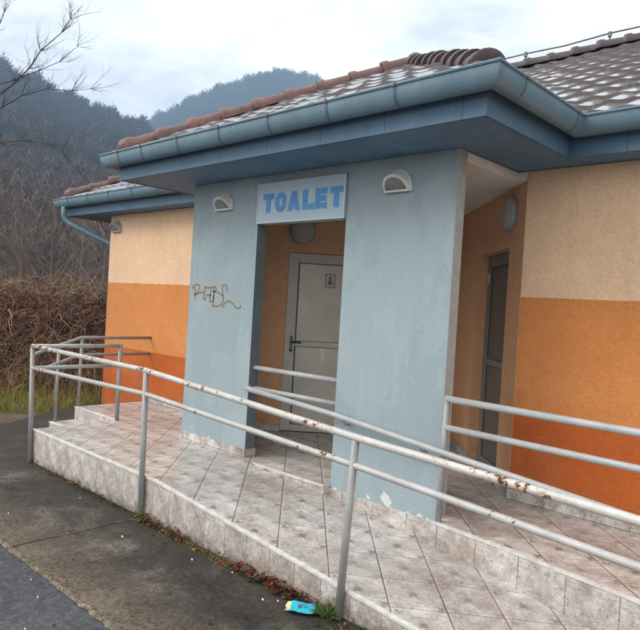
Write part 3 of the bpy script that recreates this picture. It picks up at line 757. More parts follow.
for y in (0.0,): place_bracket(-0.55, y, -math.pi / 2)
for x in (-4.2, -3.55, -2.9, -2.25, -1.6, -0.95): place_bracket(x, 0.66, 0)
for x in (4.45, 5.1, 5.75, 6.4, 7.05): place_bracket(x, 0.66, 0)

# roof tiles
def tiled(planes):
    b = MB(); WV, CS, LIPH = 0.235, 0.30, 0.033
    for (O, ud, vd, ulo, uhi, vmax) in planes:
        O, ud, vd = Vector(O), Vector(ud), Vector(vd)
        umin, umax = min(ulo(0), ulo(vmax)), max(uhi(0), uhi(vmax)); nu = int((umax - umin) / (WV / 8)) + 1
        us = umin + (umax - umin) * np.arange(nu + 1) / nu
        nc = int(vmax / CS) + 1
        for c in range(nc):
            va, vb = c * CS - 0.015, min((c + 1) * CS + 0.01, vmax)
            if va >= vmax: continue
            la, ha, lb, hb = ulo(max(va, 0)), uhi(max(va, 0)), ulo(vb), uhi(vb)
            rows = []
            jit = [random.gauss(0, 0.006) for _ in range(int((umax - umin) / WV) + 3)]
            for v, l, h, off in ((va, la, ha, -0.006), (va, la, ha, LIPH), (vb, lb, hb, 0.002)):
                row = []
                for u in us:
                    uc = min(max(u, l), h); s_ = 0.5 + 0.5 * math.cos(2 * math.pi * u / WV)
                    w = 0.017 * s_ ** 1.3
                    dz = (off + w + jit[int((u - umin) / WV)] * (off > 0)) if off != -0.006 else off + w * 0.25
                    row.append(O + ud * uc + vd * v + Vector((0, 0, PITCH_T * v + dz)))
                rows.append(row)
            vs = rows[0] + rows[1] + rows[1] + rows[2]; k = nu + 1; fs1, fs2 = [], []
            for i in range(nu):
                if us[i+1] <= lb and us[i+1] <= la: continue
                if us[i] >= ha and us[i] >= hb: continue
                fs1.append((i, i+1, k+i+1, k+i)); fs2.append((2*k+i, 2*k+i+1, 3*k+i+1, 3*k+i))
            o = len(b.v); b.add(vs, fs1, 0, False)
            for f in fs2: b.f.append(tuple(i + o for i in f)); b.mi.append(0); b.sm.append(True)
    return b
PX0, PX1 = -0.62, 3.955                                # porch eave ends
HW = (PX1 - PX0) / 2
MX0, MY = -4.63, 0.60                                  # main roof corner
RIDGE_V = 4.02
planes = [
    ((PX0, EAVE_Y, EAVE_Z), (1, 0, 0), (0, 1, 0), lambda v: v, lambda v: PX1 - PX0 - v, HW),
    ((PX1, EAVE_Y, EAVE_Z), (0, 1, 0), (-1, 0, 0), lambda v: v, lambda v: 1.32 + v, HW),
    ((PX0, EAVE_Y, EAVE_Z), (0, 1, 0), (1, 0, 0), lambda v: v, lambda v: 1.32 + v, HW),
    ((MX0, MY, EAVE_Z), (1, 0, 0), (0, 1, 0), lambda v: v, lambda v: min(PX0 - MX0 + v + 0.06, 6.30), RIDGE_V),
    ((MX0, MY, EAVE_Z), (1, 0, 0), (0, 1, 0), lambda v: max(PX1 - MX0 - v - 0.06, 6.302), lambda v: 17.0, RIDGE_V),
    ((MX0, MY, EAVE_Z), (0, 1, 0), (1, 0, 0), lambda v: v, lambda v: 2 * RIDGE_V - v, RIDGE_V),
    ((MX0, MY + 2 * RIDGE_V, EAVE_Z), (1, 0, 0), (0, -1, 0), lambda v: v, lambda v: 17.0, RIDGE_V),
]
roof = tiled(planes).build('roof', M['tilered'], house); roof['label'] = 'wet dark red wavy tiled roof'
def caps(p0, p1, name='ridge_tile', step=0.34, r=0.105, sink=0.02, knob=True, mat='cap', kd=0.09):
    """overlapping half round ridge tiles, collar at the lower end of each"""
    b = MB(); p0, p1 = Vector(p0), Vector(p1); d = p1 - p0; L = d.length; d.normalize()
    side = d.cross(Vector((0, 0, 1))).normalized(); up = side.cross(d); n = 12
    k = int(L / step)
    for i in range(k):
        a = i * L / k; vs = []; tw = random.gauss(0, 0.007)
        prof = [(0.0, 0.0), (0.0, r * 1.15), (0.03, r * 1.2), (0.075, r * 1.16), (0.095, r * 0.98), (L / k + 0.04, r * 0.84)]
        for (s_, rr) in prof:
            for q in range(n + 1):
                t = math.pi * (q / n) * 1.16 - 0.25
                vs.append(p0 + d * (a + s_) + side * (math.cos(t) * rr + tw) + up * (math.sin(t) * rr * 0.92 - sink + tw))
        fs = [(j*(n+1)+q, j*(n+1)+q+1, (j+1)*(n+1)+q+1, (j+1)*(n+1)+q) for j in range(len(prof)-1) for q in range(n)]
        b.add(vs, fs, 0, True)
    if knob:
        pr = [(r * 1.2 * math.cos(t), -kd * math.sin(t)) for t in np.linspace(math.pi / 2, 0, 7)]
        vs = [p0 + d * z + side * (math.cos(2*math.pi*q/20) * rr) + up * (math.sin(2*math.pi*q/20) * rr * 0.9 - sink) for rr, z in pr for q in range(20)]
        b.add(vs, [(j*20+q, j*20+(q+1) % 20, (j+1)*20+(q+1) % 20, (j+1)*20+q) for j in range(len(pr)-1) for q in range(20)], 0, True)
    o = b.build(name, M[mat], roof)
    e = o.modifiers.new('edges', 'EDGE_SPLIT'); e.split_angle = math.radians(50)
    return o
TOPZ = EAVE_Z + HW * PITCH_T
caps((PX0 + 0.10, EAVE_Y + 0.10, EAVE_Z + 0.10), ((PX0 + PX1) / 2, EAVE_Y + HW, TOPZ + 0.05))
caps((PX1 - 0.10, EAVE_Y + 0.10, EAVE_Z + 0.10), ((PX0 + PX1) / 2, EAVE_Y + HW, TOPZ + 0.05), r=0.10, mat='cap_dark', step=0.33, kd=0.02, sink=0.045)
caps(((PX0 + PX1) / 2, EAVE_Y + HW, TOPZ + 0.05), ((PX0 + PX1) / 2, 2.9, TOPZ + 0.05), knob=False)
RZ = EAVE_Z + RIDGE_V * PITCH_T
caps((MX0 + 0.10, MY + 0.10, EAVE_Z + 0.10), (MX0 + RIDGE_V, MY + RIDGE_V, RZ + 0.05))
caps((MX0 + RIDGE_V, MY + RIDGE_V, RZ + 0.05), (12.3, MY + RIDGE_V, RZ + 0.05), knob=False, mat='cap_dark')
dp = MB()
dp.tube([(-4.42, 0.56, 2.92), (-4.42, 0.56, 2.76), (-4.40, 0.585, 2.70), (-4.33, 0.63, 2.64), (-3.76, 1.02, 2.36), (-3.70, 1.06, 2.32), (-3.66, 1.10, 2.25), (-3.655, 1.10, 2.1), (-3.655, 1.10, -0.3)], 0.045, 14)
dp.build('downpipe', M['gutter'], house)

# ------------------------------------------------------------------ tiled ramp, landing and steps
ramp = thing('access_ramp', 'tiled access ramp and landing in marbled tiles along the front of the toilet block', 'ramp', (2.0, -0.6, GZ))
RX, RS = 1.30, 0.083
def ramp_z(x, y=0): return -max(0.0, x - RX) * RS
YF = -1.15
b = MB()      # landing, upper floor and porch floor are one level
b.prism([(-1.16, YF), (RX, YF), (RX, -0.085), (2.242, -0.085), (2.242, 0.04), (3.332, 0.04), (3.332, -0.095), (3.95, -0.15), (4.95, -0.30), (8.0, -0.55), (8.0, YW - 0.002), (XR, YW - 0.002), (APX[0], APX[1]), (0.083, YW - 0.002), (-2.29, YW - 0.002), (-2.29, -0.12), (-1.16, -0.12)], -0.40, 0.0, 0, 1)
b.build('landing', [M['tile'], M['riser_big']], ramp)
b = MB(); xs = [RX, 8.0]
top = [(RX + 0.002, YF, ramp_z(RX)), (8.0, YF, ramp_z(8.0)), (8.0, -0.3, ramp_z(8.0)), (RX + 0.002, 0.06, ramp_z(RX))]
b.add([(RX + 0.002, YF, -0.001), (8.0, YF, ramp_z(8.0)), (8.0, -0.2, ramp_z(8.0)), (3.4, 0.05, ramp_z(3.4)), (RX + 0.002, 0.05, -0.001)], [(0, 1, 2, 3, 4)])
b.build('ramp_floor', M['tile'], ramp)
b = MB()
b.add([(-1.165, YF - 0.006, -0.42), (RX, YF - 0.006, -0.42), (4.9, YF - 0.006, -0.42), (8, YF - 0.006, -0.42), (8, YF - 0.006, ramp_z(8) - 0.004), (RX, YF - 0.006, -0.004), (-1.165, YF - 0.006, -0.004)], [(0, 1, 5, 6), (1, 2, 4, 5), (2, 3, 4)])
b.add([(-1.165, YF - 0.006, -0.42), (-1.165, -0.12, -0.42), (-1.165, -0.12, -0.004), (-1.165, YF - 0.006, -0.004)], [(0, 1, 2, 3)], 1)
b.build('front_face', [M['riser'], M['riser_side']], ramp)
# pale edge strips
def strip(path, w=0.026, h=0.012):
    b = MB(); vs, fs = [], []
    for i, (x, y, z, nx, ny) in enumerate(path):
        vs += [(x - nx*0.006, y - ny*0.006, z - h), (x - nx*0.008, y - ny*0.008, z + 0.005), (x + nx*w, y + ny*w, z + 0.005), (x + nx*w, y + ny*w, z - h)]
        if i: k = 4*i; fs += [(k-4, k, k+1, k-3), (k-3, k+1, k+2, k-2), (k-2, k+2, k+3, k-1)]
    fs += [(0, 1, 2, 3), (len(vs)-4, len(vs)-1, len(vs)-2, len(vs)-3)]
    b.add(vs, fs); return b.build('edge_strip', M['trim'], ramp)
strip([(-1.16, YF - 0.006, 0, 0, 1), (RX, YF - 0.006, 0, 0, 1), (8, YF - 0.006, ramp_z(8), 0, 1)])
strip([(RX + 0.01, -0.085, 0, 0, 1), (2.24, -0.085, 0, 0, 1)], 0.02)
strip([(3.335, -0.095, 0, 0, 1), (3.95, -0.15, 0, 0.08, 1), (4.95, -0.30, 0, 0.1, 1), (8, -0.55, 0, 0.1, 1)])
strip([(-2.29, -0.12, 0, 0, 1), (-1.18, -0.12, 0, 0, 1)], 0.03)
b = MB(); b.box(-2.285, -1.168, -0.46, -0.122, -0.40, -0.172)
b.build('step', [M['tile']], ramp)
strip([(-2.285, -0.46, -0.172, 0, 1), (-1.17, -0.46, -0.172, 0, 1)], 0.03)

# ------------------------------------------------------------------ handrails
def pipe_joint(b, p, r): b.lathe(Vector(p) - Vector((0, 0, r)), (0, 0, 1), [(0, 0), (r * 0.8, r * 0.4), (r, r), (r * 0.8, r * 1.6), (0, r * 2)], 12)
YR = -1.185
outer = thing('handrail', 'long chipped double handrail with rust spots along the road edge of the ramp', 'handrail', (2.0, YR, GZ))
def rail(path, r, mat, parent, name='rail', label=None):
    b = MB(); b.tube(path, r, 14); o = b.build(name, M[mat], parent)
    if label: o['label'] = label
    return o
top_path = [(-1.18, YR, 0.915), (1.13, YR, 0.905), (3.48, YR, 0.765), (5.07, YR, 0.70), (7.2, YR, 0.60)]
mid_path = [(-1.18, YR, 0.675), (1.15, YR, 0.705), (3.45, YR, 0.60), (5.08, YR, 0.505), (7.2, YR, 0.38)]
rail(top_path, 0.0235, 'rail_rust', outer, label='chipped upper rail with rust spots')
rail(mid_path, 0.021, 'rail_worn', outer)
rail([(-1.18, YR, 0.912), (-1.19, -0.12, 0.912)], 0.024, 'rail_worn', outer); rail([(-1.18, YR, 0.672), (-1.19, -0.12, 0.672)], 0.022, 'rail', outer)
for (xt, zt, xb) in ((-1.18, 0.90, -1.10), (1.13, 0.89, 1.165), (3.475, 0.75, 3.42), (5.75, 0.65, 5.72)):
    rail([(xb, YR, GZ - 0.01), (xt, YR, zt)], 0.0245, 'rail_dark', outer, 'post')
rail([(-1.19, -0.12, 0.0), (-1.19, -0.12, 0.938)], 0.025, 'rail_dark', outer, 'post')

inner = thing('handrail', 'single sloping grey handrail fixed along the blue pillar above the ramp', 'handrail', (2.3, -0.08, 0.6))
rail([(1.13, 0.0, 0.70), (1.15, -0.075, 0.695), (2.32, -0.085, 0.625), (3.37, -0.11, 0.53), (4.76, -0.15, 0.415), (7.0, -0.22, 0.24)], 0.024, 'rail', inner)
for x, z in ((2.42, 0.617), (3.2, 0.547)):
    rail([(x, -0.082, z - 0.02), (x, -0.06, z - 0.06), (x, 0.002, z - 0.065)], 0.009, 'rail_dark', inner, 'bracket')
rail([(6.9, -0.22, 0.25), (6.9, -0.22, -0.45)], 0.024, 'rail_dark', inner, 'post')
guard = thing('handrail', 'short double grey rail across the porch opening below the sign', 'handrail', (1.66, 0.06, 0.8))
rail([(1.086, 0.06, 0.89), (2.246, 0.06, 0.895)], 0.024, 'rail', guard); rail([(1.086, 0.06, 0.685), (2.246, 0.06, 0.69)], 0.022, 'rail', guard)
upper = thing('handrail', 'double grey rail with an end post guarding the upper landing at right', 'handrail', (4.5, -0.1, 0))
rail([(3.385, -0.065, -0.0), (3.40, -0.065, 0.935)], 0.023, 'rail_dark', upper, 'post')
rail([(3.40, -0.07, 0.915), (4.75, -0.10, 0.905), (7.2, -0.16, 0.89)], 0.025, 'rail', upper); rail([(3.40, -0.07, 0.705), (4.75, -0.10, 0.695), (7.2, -0.16, 0.68)], 0.023, 'rail', upper)
rail([(6.6, -0.145, 0.0), (6.6, -0.145, 0.90)], 0.023, 'rail_dark', upper, 'post')
stair = thing('handrail', 'grey double stair rail bent down over the steps at the left end', 'handrail', (-2.25, -0.1, -0.17))
rail([(-2.25, YW + 0.004, 0.93), (-2.25, -0.10, 0.93), (-2.245, -0.50, 0.79), (-2.24, -0.70, 0.725), (-2.24, -0.745, 0.69), (-2.24, -0.75, 0.62)], 0.022, 'rail_dark', stair)
rail([(-2.25, YW + 0.004, 0.70), (-2.25, -0.10, 0.70), (-2.245, -0.44, 0.585), (-2.24, -0.56, 0.54)], 0.02, 'rail_dark', stair)
rail([(-2.265, -0.09, 0.0), (-2.25, -0.09, 0.925)], 0.02, 'rail_dark', stair, 'post'); rail([(-2.255, -0.40, -0.172), (-2.25, -0.40, 0.82)], 0.02, 'rail_dark', stair, 'post')

# ------------------------------------------------------------------ sign
sign = thing('toilet_sign', 'pale blue framed sign with blue letters TOALET above the porch opening', 'sign', (1.66, -0.03, 2.3))
b = MB(); b.box(1.093, 2.238, -0.024, 0.10, 2.31, 2.692); b.build('sign_box', M['sign'], sign, 0.004)
b = MB()
for x0, x1, z0, z1 in ((1.091, 1.109, 2.308, 2.694), (2.222, 2.24, 2.308, 2.694), (1.109, 2.222, 2.308, 2.325), (1.109, 2.222, 2.677, 2.694)): b.box(x0, x1, -0.0275, -0.0245, z0, z1)
b.build('sign_frame', M['sign_rim'], sign, 0.002)
def letter_shapes():
    """outlines in a unit box, heavy grotesque capitals; a list of (outer, hole)"""
    T = [((0, 1), (1, 1), (1, .74), (.68, .74), (.68, 0), (.32, 0), (.32, .74), (0, .74)), None]
    k = 20
    O = [tuple((.5 + .52 * math.cos(a), .5 + .52 * math.sin(a)) for a in np.linspace(0, 2*math.pi, k, endpoint=False)), tuple((.5 + .19 * math.cos(a), .5 + .27 * math.sin(a)) for a in np.linspace(0, 2*math.pi, k, endpoint=False))]
    A = [((-.04, 0), (.31, 1), (.69, 1), (1.04, 0), (.69, 0), (.63, .2), (.37, .2), (.31, 0)), ((.43, .41), (.57, .41), (.5, .70))]
    L = [((0, 0), (0, 1), (.37, 1), (.37, .26), (.95, .26), (.95, 0)), None]
    Eo = [((0, 0), (0, 1), (.93, 1), (.93, .76), (.36, .76), (.36, .62), (.86, .62), (.86, .39), (.36, .39), (.36, .24), (.95, .24), (.95, 0)), None]
    return [T, O, A, L, Eo, T]
def lettering(name, mat, y, grow, thick, parent):
    b = MB(); W, Hh = 0.142, 0.172; xs = [1.185, 1.358, 1.537, 1.728, 1.888, 2.068]
    for (outer_, hole), x0 in zip(letter_shapes(), xs):
        def tr(pts, g):
            cx = sum(p[0] for p in pts) / len(pts); cz = sum(p[1] for p in pts) / len(pts); out = []
            n = len(pts)
            for i, p in enumerate(pts):      # offset the outline by g
                a, c_ = Vector(pts[i-1]), Vector(pts[(i+1) % n]); p = Vector(p)
                a = Vector((a.x*W, a.y*Hh)); c_ = Vector((c_.x*W, c_.y*Hh)); p = Vector((p.x*W, p.y*Hh))
                d0, d1 = (p - a).normalized(), (c_ - p).normalized()
                n0, n1 = Vector((d0.y, -d0.x)), Vector((d1.y, -d1.x)); mm = (n0 + n1); mm = mm.normalized() if mm.length > 1e-6 else n0
                kk = min(2.0, 1 / max(0.35, mm.dot(n0))); area = sum(pts[j-1][0]*pts[j][1]-pts[j][0]*pts[j-1][1] for j in range(n))
                q = p + mm * g * kk * (1 if area > 0 else -1); out.append((x0 + q.x, 2.413 + q.y))
            return out
        po = tr(outer_, grow); bm = bmesh.new(); loops = [po] + ([tr(hole, -grow)] if hole else [])
        edges = []
        for lp in loops:
            vv = [bm.verts.new((x, y, z)) for x, z in lp]; edges += [bm.edges.new((vv[i], vv[(i+1) % len(vv)])) for i in range(len(vv))]
        bmesh.ops.triangle_fill(bm, use_beauty=True, use_dissolve=False, edges=edges)
        bm.verts.index_update(); b.add([v.co[:] for v in bm.verts], [tuple(v.index for v in f.verts) for f in bm.faces])
        o = len(b.v); bm.free()
        for lp in loops:
            n = len(lp); b.add([(x, y, z) for x, z in lp] + [(x, y + thick, z) for x, z in lp], [(i, (i+1) % n, n+(i+1) % n, n+i) for i in range(n)])
    return b.build(name, mat, parent)
lettering('letter_edge', M['halo'], -0.0262, 0.0105, 0.0021, sign)
lt = lettering('lettering', M['letter'], -0.0285, 0.0025, 0.0022, sign); lt['label'] = 'blue letters reading TOALET'

# ------------------------------------------------------------------ lamps
def eyelid_lamp(x, y, z, label, dim=False):
    t = thing('wall_lamp', label, 'wall lamp', (x, y, z), 'half round wall lamps under the eaves')
    W, Hh, D = 0.125, 0.15, 0.0
    def outline(w, h, n=18):
        P = [(w * math.cos(a), -0.07 + h * math.sin(a) ** 0.9 if math.sin(a) > 0 else -0.07) for a in np.linspace(0, math.pi, n)]
        return [(w, -0.09)] + P + [(-w, -0.09)]
    def hood(pz): return 0.026 + 0.74 * (pz + 0.09)
    def loft(secs, mat, name):
        b = MB(); n = len(secs[0][1])
        vs = [(x + px, y - (d if d < 0.03 else d - 0.06 + hood(pz)), z + pz) for d, S in secs for px, pz in S]
        fs = [(i*n+q, i*n+(q+1) % n, (i+1)*n+(q+1) % n, (i+1)*n+q) for i in range(len(secs)-1) for q in range(n)]
        b.add(vs, fs, 0, True); o = b.build(name, mat, t)
        e = o.modifiers.new('edges', 'EDGE_SPLIT'); e.split_angle = math.radians(45); return o
    hm = M['lamp_dim'] if dim else M['lamp_white']
    D = 0.06
    loft([(0.0, outline(W*1.08, Hh*1.06)), (0.018, outline(W*1.08, Hh*1.06)), (0.022, outline(W*1.03, Hh*0.98)), (D-0.004, outline(W*0.97, 0.105)), (D+0.004, outline(W*0.94, 0.099)), (D+0.004, outline(W*0.84, 0.084)), (D-0.010, outline(W*0.82, 0.081))], hm, 'housing')
    b = MB(); S = [(px, max(pz, -0.082)) for px, pz in outline(W*0.83, 0.083)]; n = len(S)
    b.add([(x + px, y - hood(pz) + 0.006, z + pz) for px, pz in S], [tuple(range(n))]); b.build('glass', M['lamp_glass'], t)
    b = MB(); b.box(x - W*0.95, x + W*0.95, y - 0.046, y - 0.023, z - 0.094, z - 0.078); b.build('bottom_rim', hm, t, 0.004)
    return t
eyelid_lamp(0.555, 0.0, 2.565, 'white half round wall lamp on the blue pillar left of the TOALET sign')
eyelid_lamp(2.79, 0.0, 2.58, 'white half round wall lamp on the blue pillar right of the TOALET sign')
eyelid_lamp(-3.38, YW, 2.60, 'small dingy half round lamp at the top corner of the cream wall', True)
def round_lamp(o, n, label):
    t = thing('porch_lamp', label, 'porch lamp', o, 'round porch lamps above the doors')
    b = MB(); b.lathe(o, -n, [(0.150, 0.0), (0.158, 0.012), (0.158, 0.045), (0.150, 0.055), (0.138, 0.058)], 36); b.build('lamp_ring', M['lamp_dim'], t)
    b = MB(); b.lathe(o, -n, [(0.139, 0.05)] + [(0.139 * math.cos(a), 0.05 + 0.035 * math.sin(a)) for a in np.linspace(0.1, math.pi / 2, 9)], 36); b.build('lamp_shade', M['opal'], t)
round_lamp(OL + DL * 0.48 + Vector((0, 0, 2.43)), NL, 'round opal lamp above the door seen through the porch opening')
round_lamp(OR_ + DR * 0.36 + Vector((0, 0, 2.47)), NR, 'round opal lamp at the right corner of the porch seen at an angle')

# ------------------------------------------------------------------ lightning conductor along the ridge
lc = thing('lightning_conductor', 'thin wire on short clips running above the main roof ridge', 'lightning wire', (2.5, 4.62, 5.2))
b = MB(); b.tube([(-0.5, 4.62, 5.40), (1.47, 4.62, 5.405), (2.05, 4.62, 5.385), (2.66, 4.62, 5.41), (3.1, 4.62, 5.40), (3.9, 4.62, 5.42), (6.5, 4.62, 5.42), (11, 4.62, 5.42)], 0.011, 6); b.build('wire', M['cable'], lc)
for x in (0.3, 1.47, 2.66, 3.9, 5.1, 6.3):
    b = MB(); b.tube([(x, 4.62, 5.20), (x, 4.62, 5.405)], 0.012, 6); b.box(x - 0.02, x + 0.02, 4.60, 4.64, 5.36, 5.425); b.build('clip', M['bracket'], lc)

# ------------------------------------------------------------------ hedge, grass, trees
HA, HB = np.array([-11.0, -4.7]), np.array([-5.35, 1.95]); HC = np.array([-5.0, 6.5])
def hedge_path(t):
    """0..1 along the front of the bramble bank"""
    L1, L2 = np.linalg.norm(HB - HA), np.linalg.norm(HC - HB); s_ = np.asarray(t) * (L1 + L2)
    a = np.clip(s_ / L1, 0, 1)[..., None]; c_ = np.clip((s_ - L1) / L2, 0, 1)[..., None]
    return HA + (HB - HA) * a + (HC - HB) * c_
hn1 = np.array([-0.76, 0.65])                          # away from the camera
hedge = thing('bramble_hedge', 'tall tangled hedge of dry brown brambles left of the building', 'hedge', (-7.5, 0.3, GZ))
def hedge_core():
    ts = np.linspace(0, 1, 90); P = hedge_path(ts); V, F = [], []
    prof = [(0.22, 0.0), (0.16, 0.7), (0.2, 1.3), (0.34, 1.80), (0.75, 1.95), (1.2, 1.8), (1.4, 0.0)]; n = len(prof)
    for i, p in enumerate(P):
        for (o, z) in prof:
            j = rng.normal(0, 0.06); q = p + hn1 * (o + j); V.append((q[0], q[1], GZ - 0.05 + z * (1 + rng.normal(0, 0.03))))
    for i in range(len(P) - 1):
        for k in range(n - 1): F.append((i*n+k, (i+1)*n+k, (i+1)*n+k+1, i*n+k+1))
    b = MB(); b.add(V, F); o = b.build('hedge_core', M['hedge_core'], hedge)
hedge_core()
def strands(n, p0, d0, L, curl, w, col, droop, segs=5):
    """n curved thin ribbons with crossed orientation, as numpy arrays"""
    Vs = np.zeros((n, segs + 1, 2, 3)); p = p0.copy(); d = d0.copy()
    for k in range(segs + 1):
        sd = np.cross(d, rng.normal(0, 1, (n, 3))); sd /= np.linalg.norm(sd, axis=1, keepdims=True) + 1e-9
        if k == 0: sd0 = sd
        sd = sd0 - d * np.sum(sd0 * d, 1, keepdims=True); sd /= np.linalg.norm(sd, axis=1, keepdims=True) + 1e-9
        ww = (w * (1 - 0.75 * k / segs))[:, None]
        Vs[:, k, 0] = p - sd * ww; Vs[:, k, 1] = p + sd * ww
        d = d + rng.normal(0, curl, (n, 3)); d[:, 2] -= droop; d /= np.linalg.norm(d, axis=1, keepdims=True)
        p = p + d * (L / segs)[:, None]
    V = Vs.reshape(-1, 3); base = np.arange(n)[:, None] * (segs + 1) * 2 + np.arange(segs)[None] * 2; base = base.ravel()
    F = np.stack([base, base + 1, base + 3, base + 2], -1); T = np.repeat(col, (segs + 1) * 2, 0)
    return V, F, T
def hedge_twigs():
    out = []
    def batch(n, zf, off, L, curl, w, droop, tone, up):
        t = rng.random(n); p = hedge_path(t); z = zf(n); o = off(n, z)
        P = np.c_[p[:, 0] + hn1[0]*o, p[:, 1] + hn1[1]*o, GZ + z]
        th = rng.uniform(0, 2*np.pi, n); d = np.c_[np.cos(th), np.sin(th), rng.normal(up, 0.7, n)]; d[:, :2] -= hn1 * rng.uniform(0, 0.7, (n, 1))
        d /= np.linalg.norm(d, axis=1, keepdims=True)
        q_ = rng.random((n, 1)); lo_, hi_ = np.array([a_[0] for a_ in tone]), np.array([a_[1] for a_ in tone]); c = (lo_ + (hi_ - lo_) * q_) * rng.normal(1, .05, (n, 3)); k = rng.uniform(0.35, 1.3, (n, 1))
        out.append(strands(n, P, d, L(n), curl, w(n), c * k, droop))
    u = rng.uniform
    batch(13000, lambda n: u(0.05, 1.9, n), lambda n, z: 0.02 + u(0, 0.3, n) + 0.12 * (z > 1.5), lambda n: u(0.25, 0.9, n), 0.38, lambda n: u(0.003, 0.0085, n), 0.22, ((.19, .46), (.10, .265), (.066, .18)), 0.0)
    batch(5200, lambda n: u(1.6, 2.1, n), lambda n, z: u(0.15, 1.2, n), lambda n: u(0.2, 0.75, n), 0.33, lambda n: u(0.002, 0.005, n), 0.10, ((.24, .46), (.165, .31), (.105, .19)), 0.75)
    batch(2600, lambda n: u(0.0, 1.0, n), lambda n, z: u(-0.5, 0.1, n), lambda n: u(0.3, 0.9, n), 0.34, lambda n: u(0.0025, 0.006, n), 0.1, ((.26, .46), (.155, .29), (.085, .16)), 0.7)
    V, F, T, off = [], [], [], 0
    for v, f, t in out: V.append(v); F.append(f + off); T.append(t); off += len(v)
    # dead leaves caught in the tangle
    n = 9000; t = rng.random(n); p = hedge_path(t); z = u(0.05, 1.95, n); o = u(-0.08, 0.24, n)
    c = np.c_[p[:, 0] + hn1[0]*o, p[:, 1] + hn1[1]*o, GZ + z]; a, b_ = rng.normal(0, 1, (n, 3)), rng.normal(0, 1, (n, 3))
    a /= np.linalg.norm(a, axis=1, keepdims=True); b_ /= np.linalg.norm(b_, axis=1, keepdims=True); s_ = u(0.012, 0.032, (n, 1))
    V.append(np.stack([c - a*s_, c + b_*s_*.6, c + a*s_, c - b_*s_*.6], 1).reshape(-1, 3)); F.append(np.arange(4*n).reshape(-1, 4) + off)
    col = np.stack([u(.16, .38, n), u(.085, .19, n), u(.05, .10, n)], -1); T.append(np.repeat(col, 4, 0))
    o = np_mesh('bramble_stems', np.concatenate(V), np.concatenate(F), M['tint'], np.concatenate(T)); attach(o, hedge); tag(o, kind='stuff')
hedge_twigs()
def grass():
    n = 26000; u = rng.uniform
    t = u(0.1, 0.95, n); p = hedge_path(t); o = -u(-0.1, 2.3, n)
    x, y = p[:, 0] + hn1[0]*o, p[:, 1] + hn1[1]*o
    # keep off the pavement and building
    edge = np.interp(y, [-4, -1.4, -0.72, -0.25, 0.45, 1.6, 9], [-2.5, -2.8, -3.2, -3.55, -4.0, -4.35, -4.55]) + rng.normal(0, 0.05, n)
    k = x < edge - 0.02; x, y = x[k], y[k]; n = len(x)
    H = u(0.05, 0.20, n); th = u(0, 2*np.pi, n); P = np.c_[x, y, np.full(n, GZ - 0.03)]
    d = np.c_[np.cos(th)*u(0.1, 0.8, n), np.sin(th)*u(0.1, 0.8, n), np.ones(n)]; d /= np.linalg.norm(d, axis=1, keepdims=True)
    dry = (rng.random(n) < 0.38)[:, None]
    c = np.where(dry, np.c_[u(.20, .36, n), u(.15, .25, n), u(.06, .11, n)], np.c_[u(.14, .30, n), u(.17, .30, n), u(.025, .07, n)])
    V, F, T = strands(n, P, d, H, 0.2, u(0.003, 0.007, n), c, 0.12, 3)
    o = np_mesh('grass', V, F, M['tint'], T); tag(o, 'short green and straw coloured grass in front of the bramble hedge', 'grass', kind='stuff')
    n = 900; t = u(0.25, 0.8, n); p = hedge_path(t); o = -u(-0.1, 1.0, n); P = np.c_[p[:, 0] + hn1[0]*o, p[:, 1] + hn1[1]*o, np.full(n, GZ)]
    d = np.c_[rng.normal(0, .35, n), rng.normal(0, .35, n), np.ones(n)]; d /= np.linalg.norm(d, axis=1, keepdims=True)
    V, F, T = strands(n, P, d, u(0.3, 0.95, n), 0.16, u(0.003, 0.006, n), np.c_[u(.24, .42, n), u(.16, .28, n), u(.07, .14, n)], 0.06)
    o = np_mesh('dry_stalks', V, F, M['tint'], T); tag(o, 'straw coloured dead stalks standing before the bramble hedge', 'dry stalks', kind='stuff')
grass()

def branch(b, p, d, L, r, depth, spread, lift, out=None):
    segs = 4; path = [p.copy()]; rr = [r]
    for k in range(segs):
        d = (d + Vector((random.gauss(0, .13), random.gauss(0, .13), random.gauss(lift, .10)))).normalized()
        p = p + d * (L / segs); path.append(p.copy()); rr.append(r * (1 - 0.62 * (k + 1) / segs))
    b.tube(path, rr, 5 if depth > 1 else 3, caps=False)
    if depth <= 0: return
    for i in range(random.choice((3, 4, 5)) if depth > 1 else random.choice((3, 4, 5, 6))):
        k = random.randint(1, segs); ax = Vector((random.gauss(0, 1), random.gauss(0, 1), random.gauss(0, 1))).normalized()
        nd = (d + ax * spread).normalized()
        branch(b, path[k], nd, L * random.uniform(0.42, 0.68), rr[k] * 0.62, depth - 1, spread, lift)
def bare_tree(x, y, z0, H, r, label, limbs, mat='bark', depth=3, group=None, lean=(0, 0), L0=0.42):
    t = thing('bare_tree', label, 'tree', (x, y, z0), group)
    b = MB(); P, R_ = [], []
    for k in range(7):
        f = k / 6; P.append(Vector((x + lean[0]*f + random.gauss(0, .03)*f*H*.3, y + lean[1]*f + random.gauss(0, .03)*f*H*.3, z0 - 0.1 + H * 0.8 * f))); R_.append(r * (1 - 0.75 * f))
    b.tube(P, R_, 8, caps=False); b.build('trunk', M[mat], t)
    c = MB()
    for i in range(limbs):
        f = random.uniform(0.32, 1.0); k = min(5, int(f * 6)); p = P[k].lerp(P[k+1], f * 6 - k) if f < 1 else P[-1]
        th = random.uniform(0, 2*math.pi); d = Vector((math.cos(th), math.sin(th), random.uniform(0.3, 1.1))).normalized()
        branch(c, p, d, H * L0 * (1.15 - 0.6 * f), max(0.012, r * 0.42 * (1.1 - f * .6)), depth, 0.75, 0.05)
    c.build('crown', M[mat], t); return t
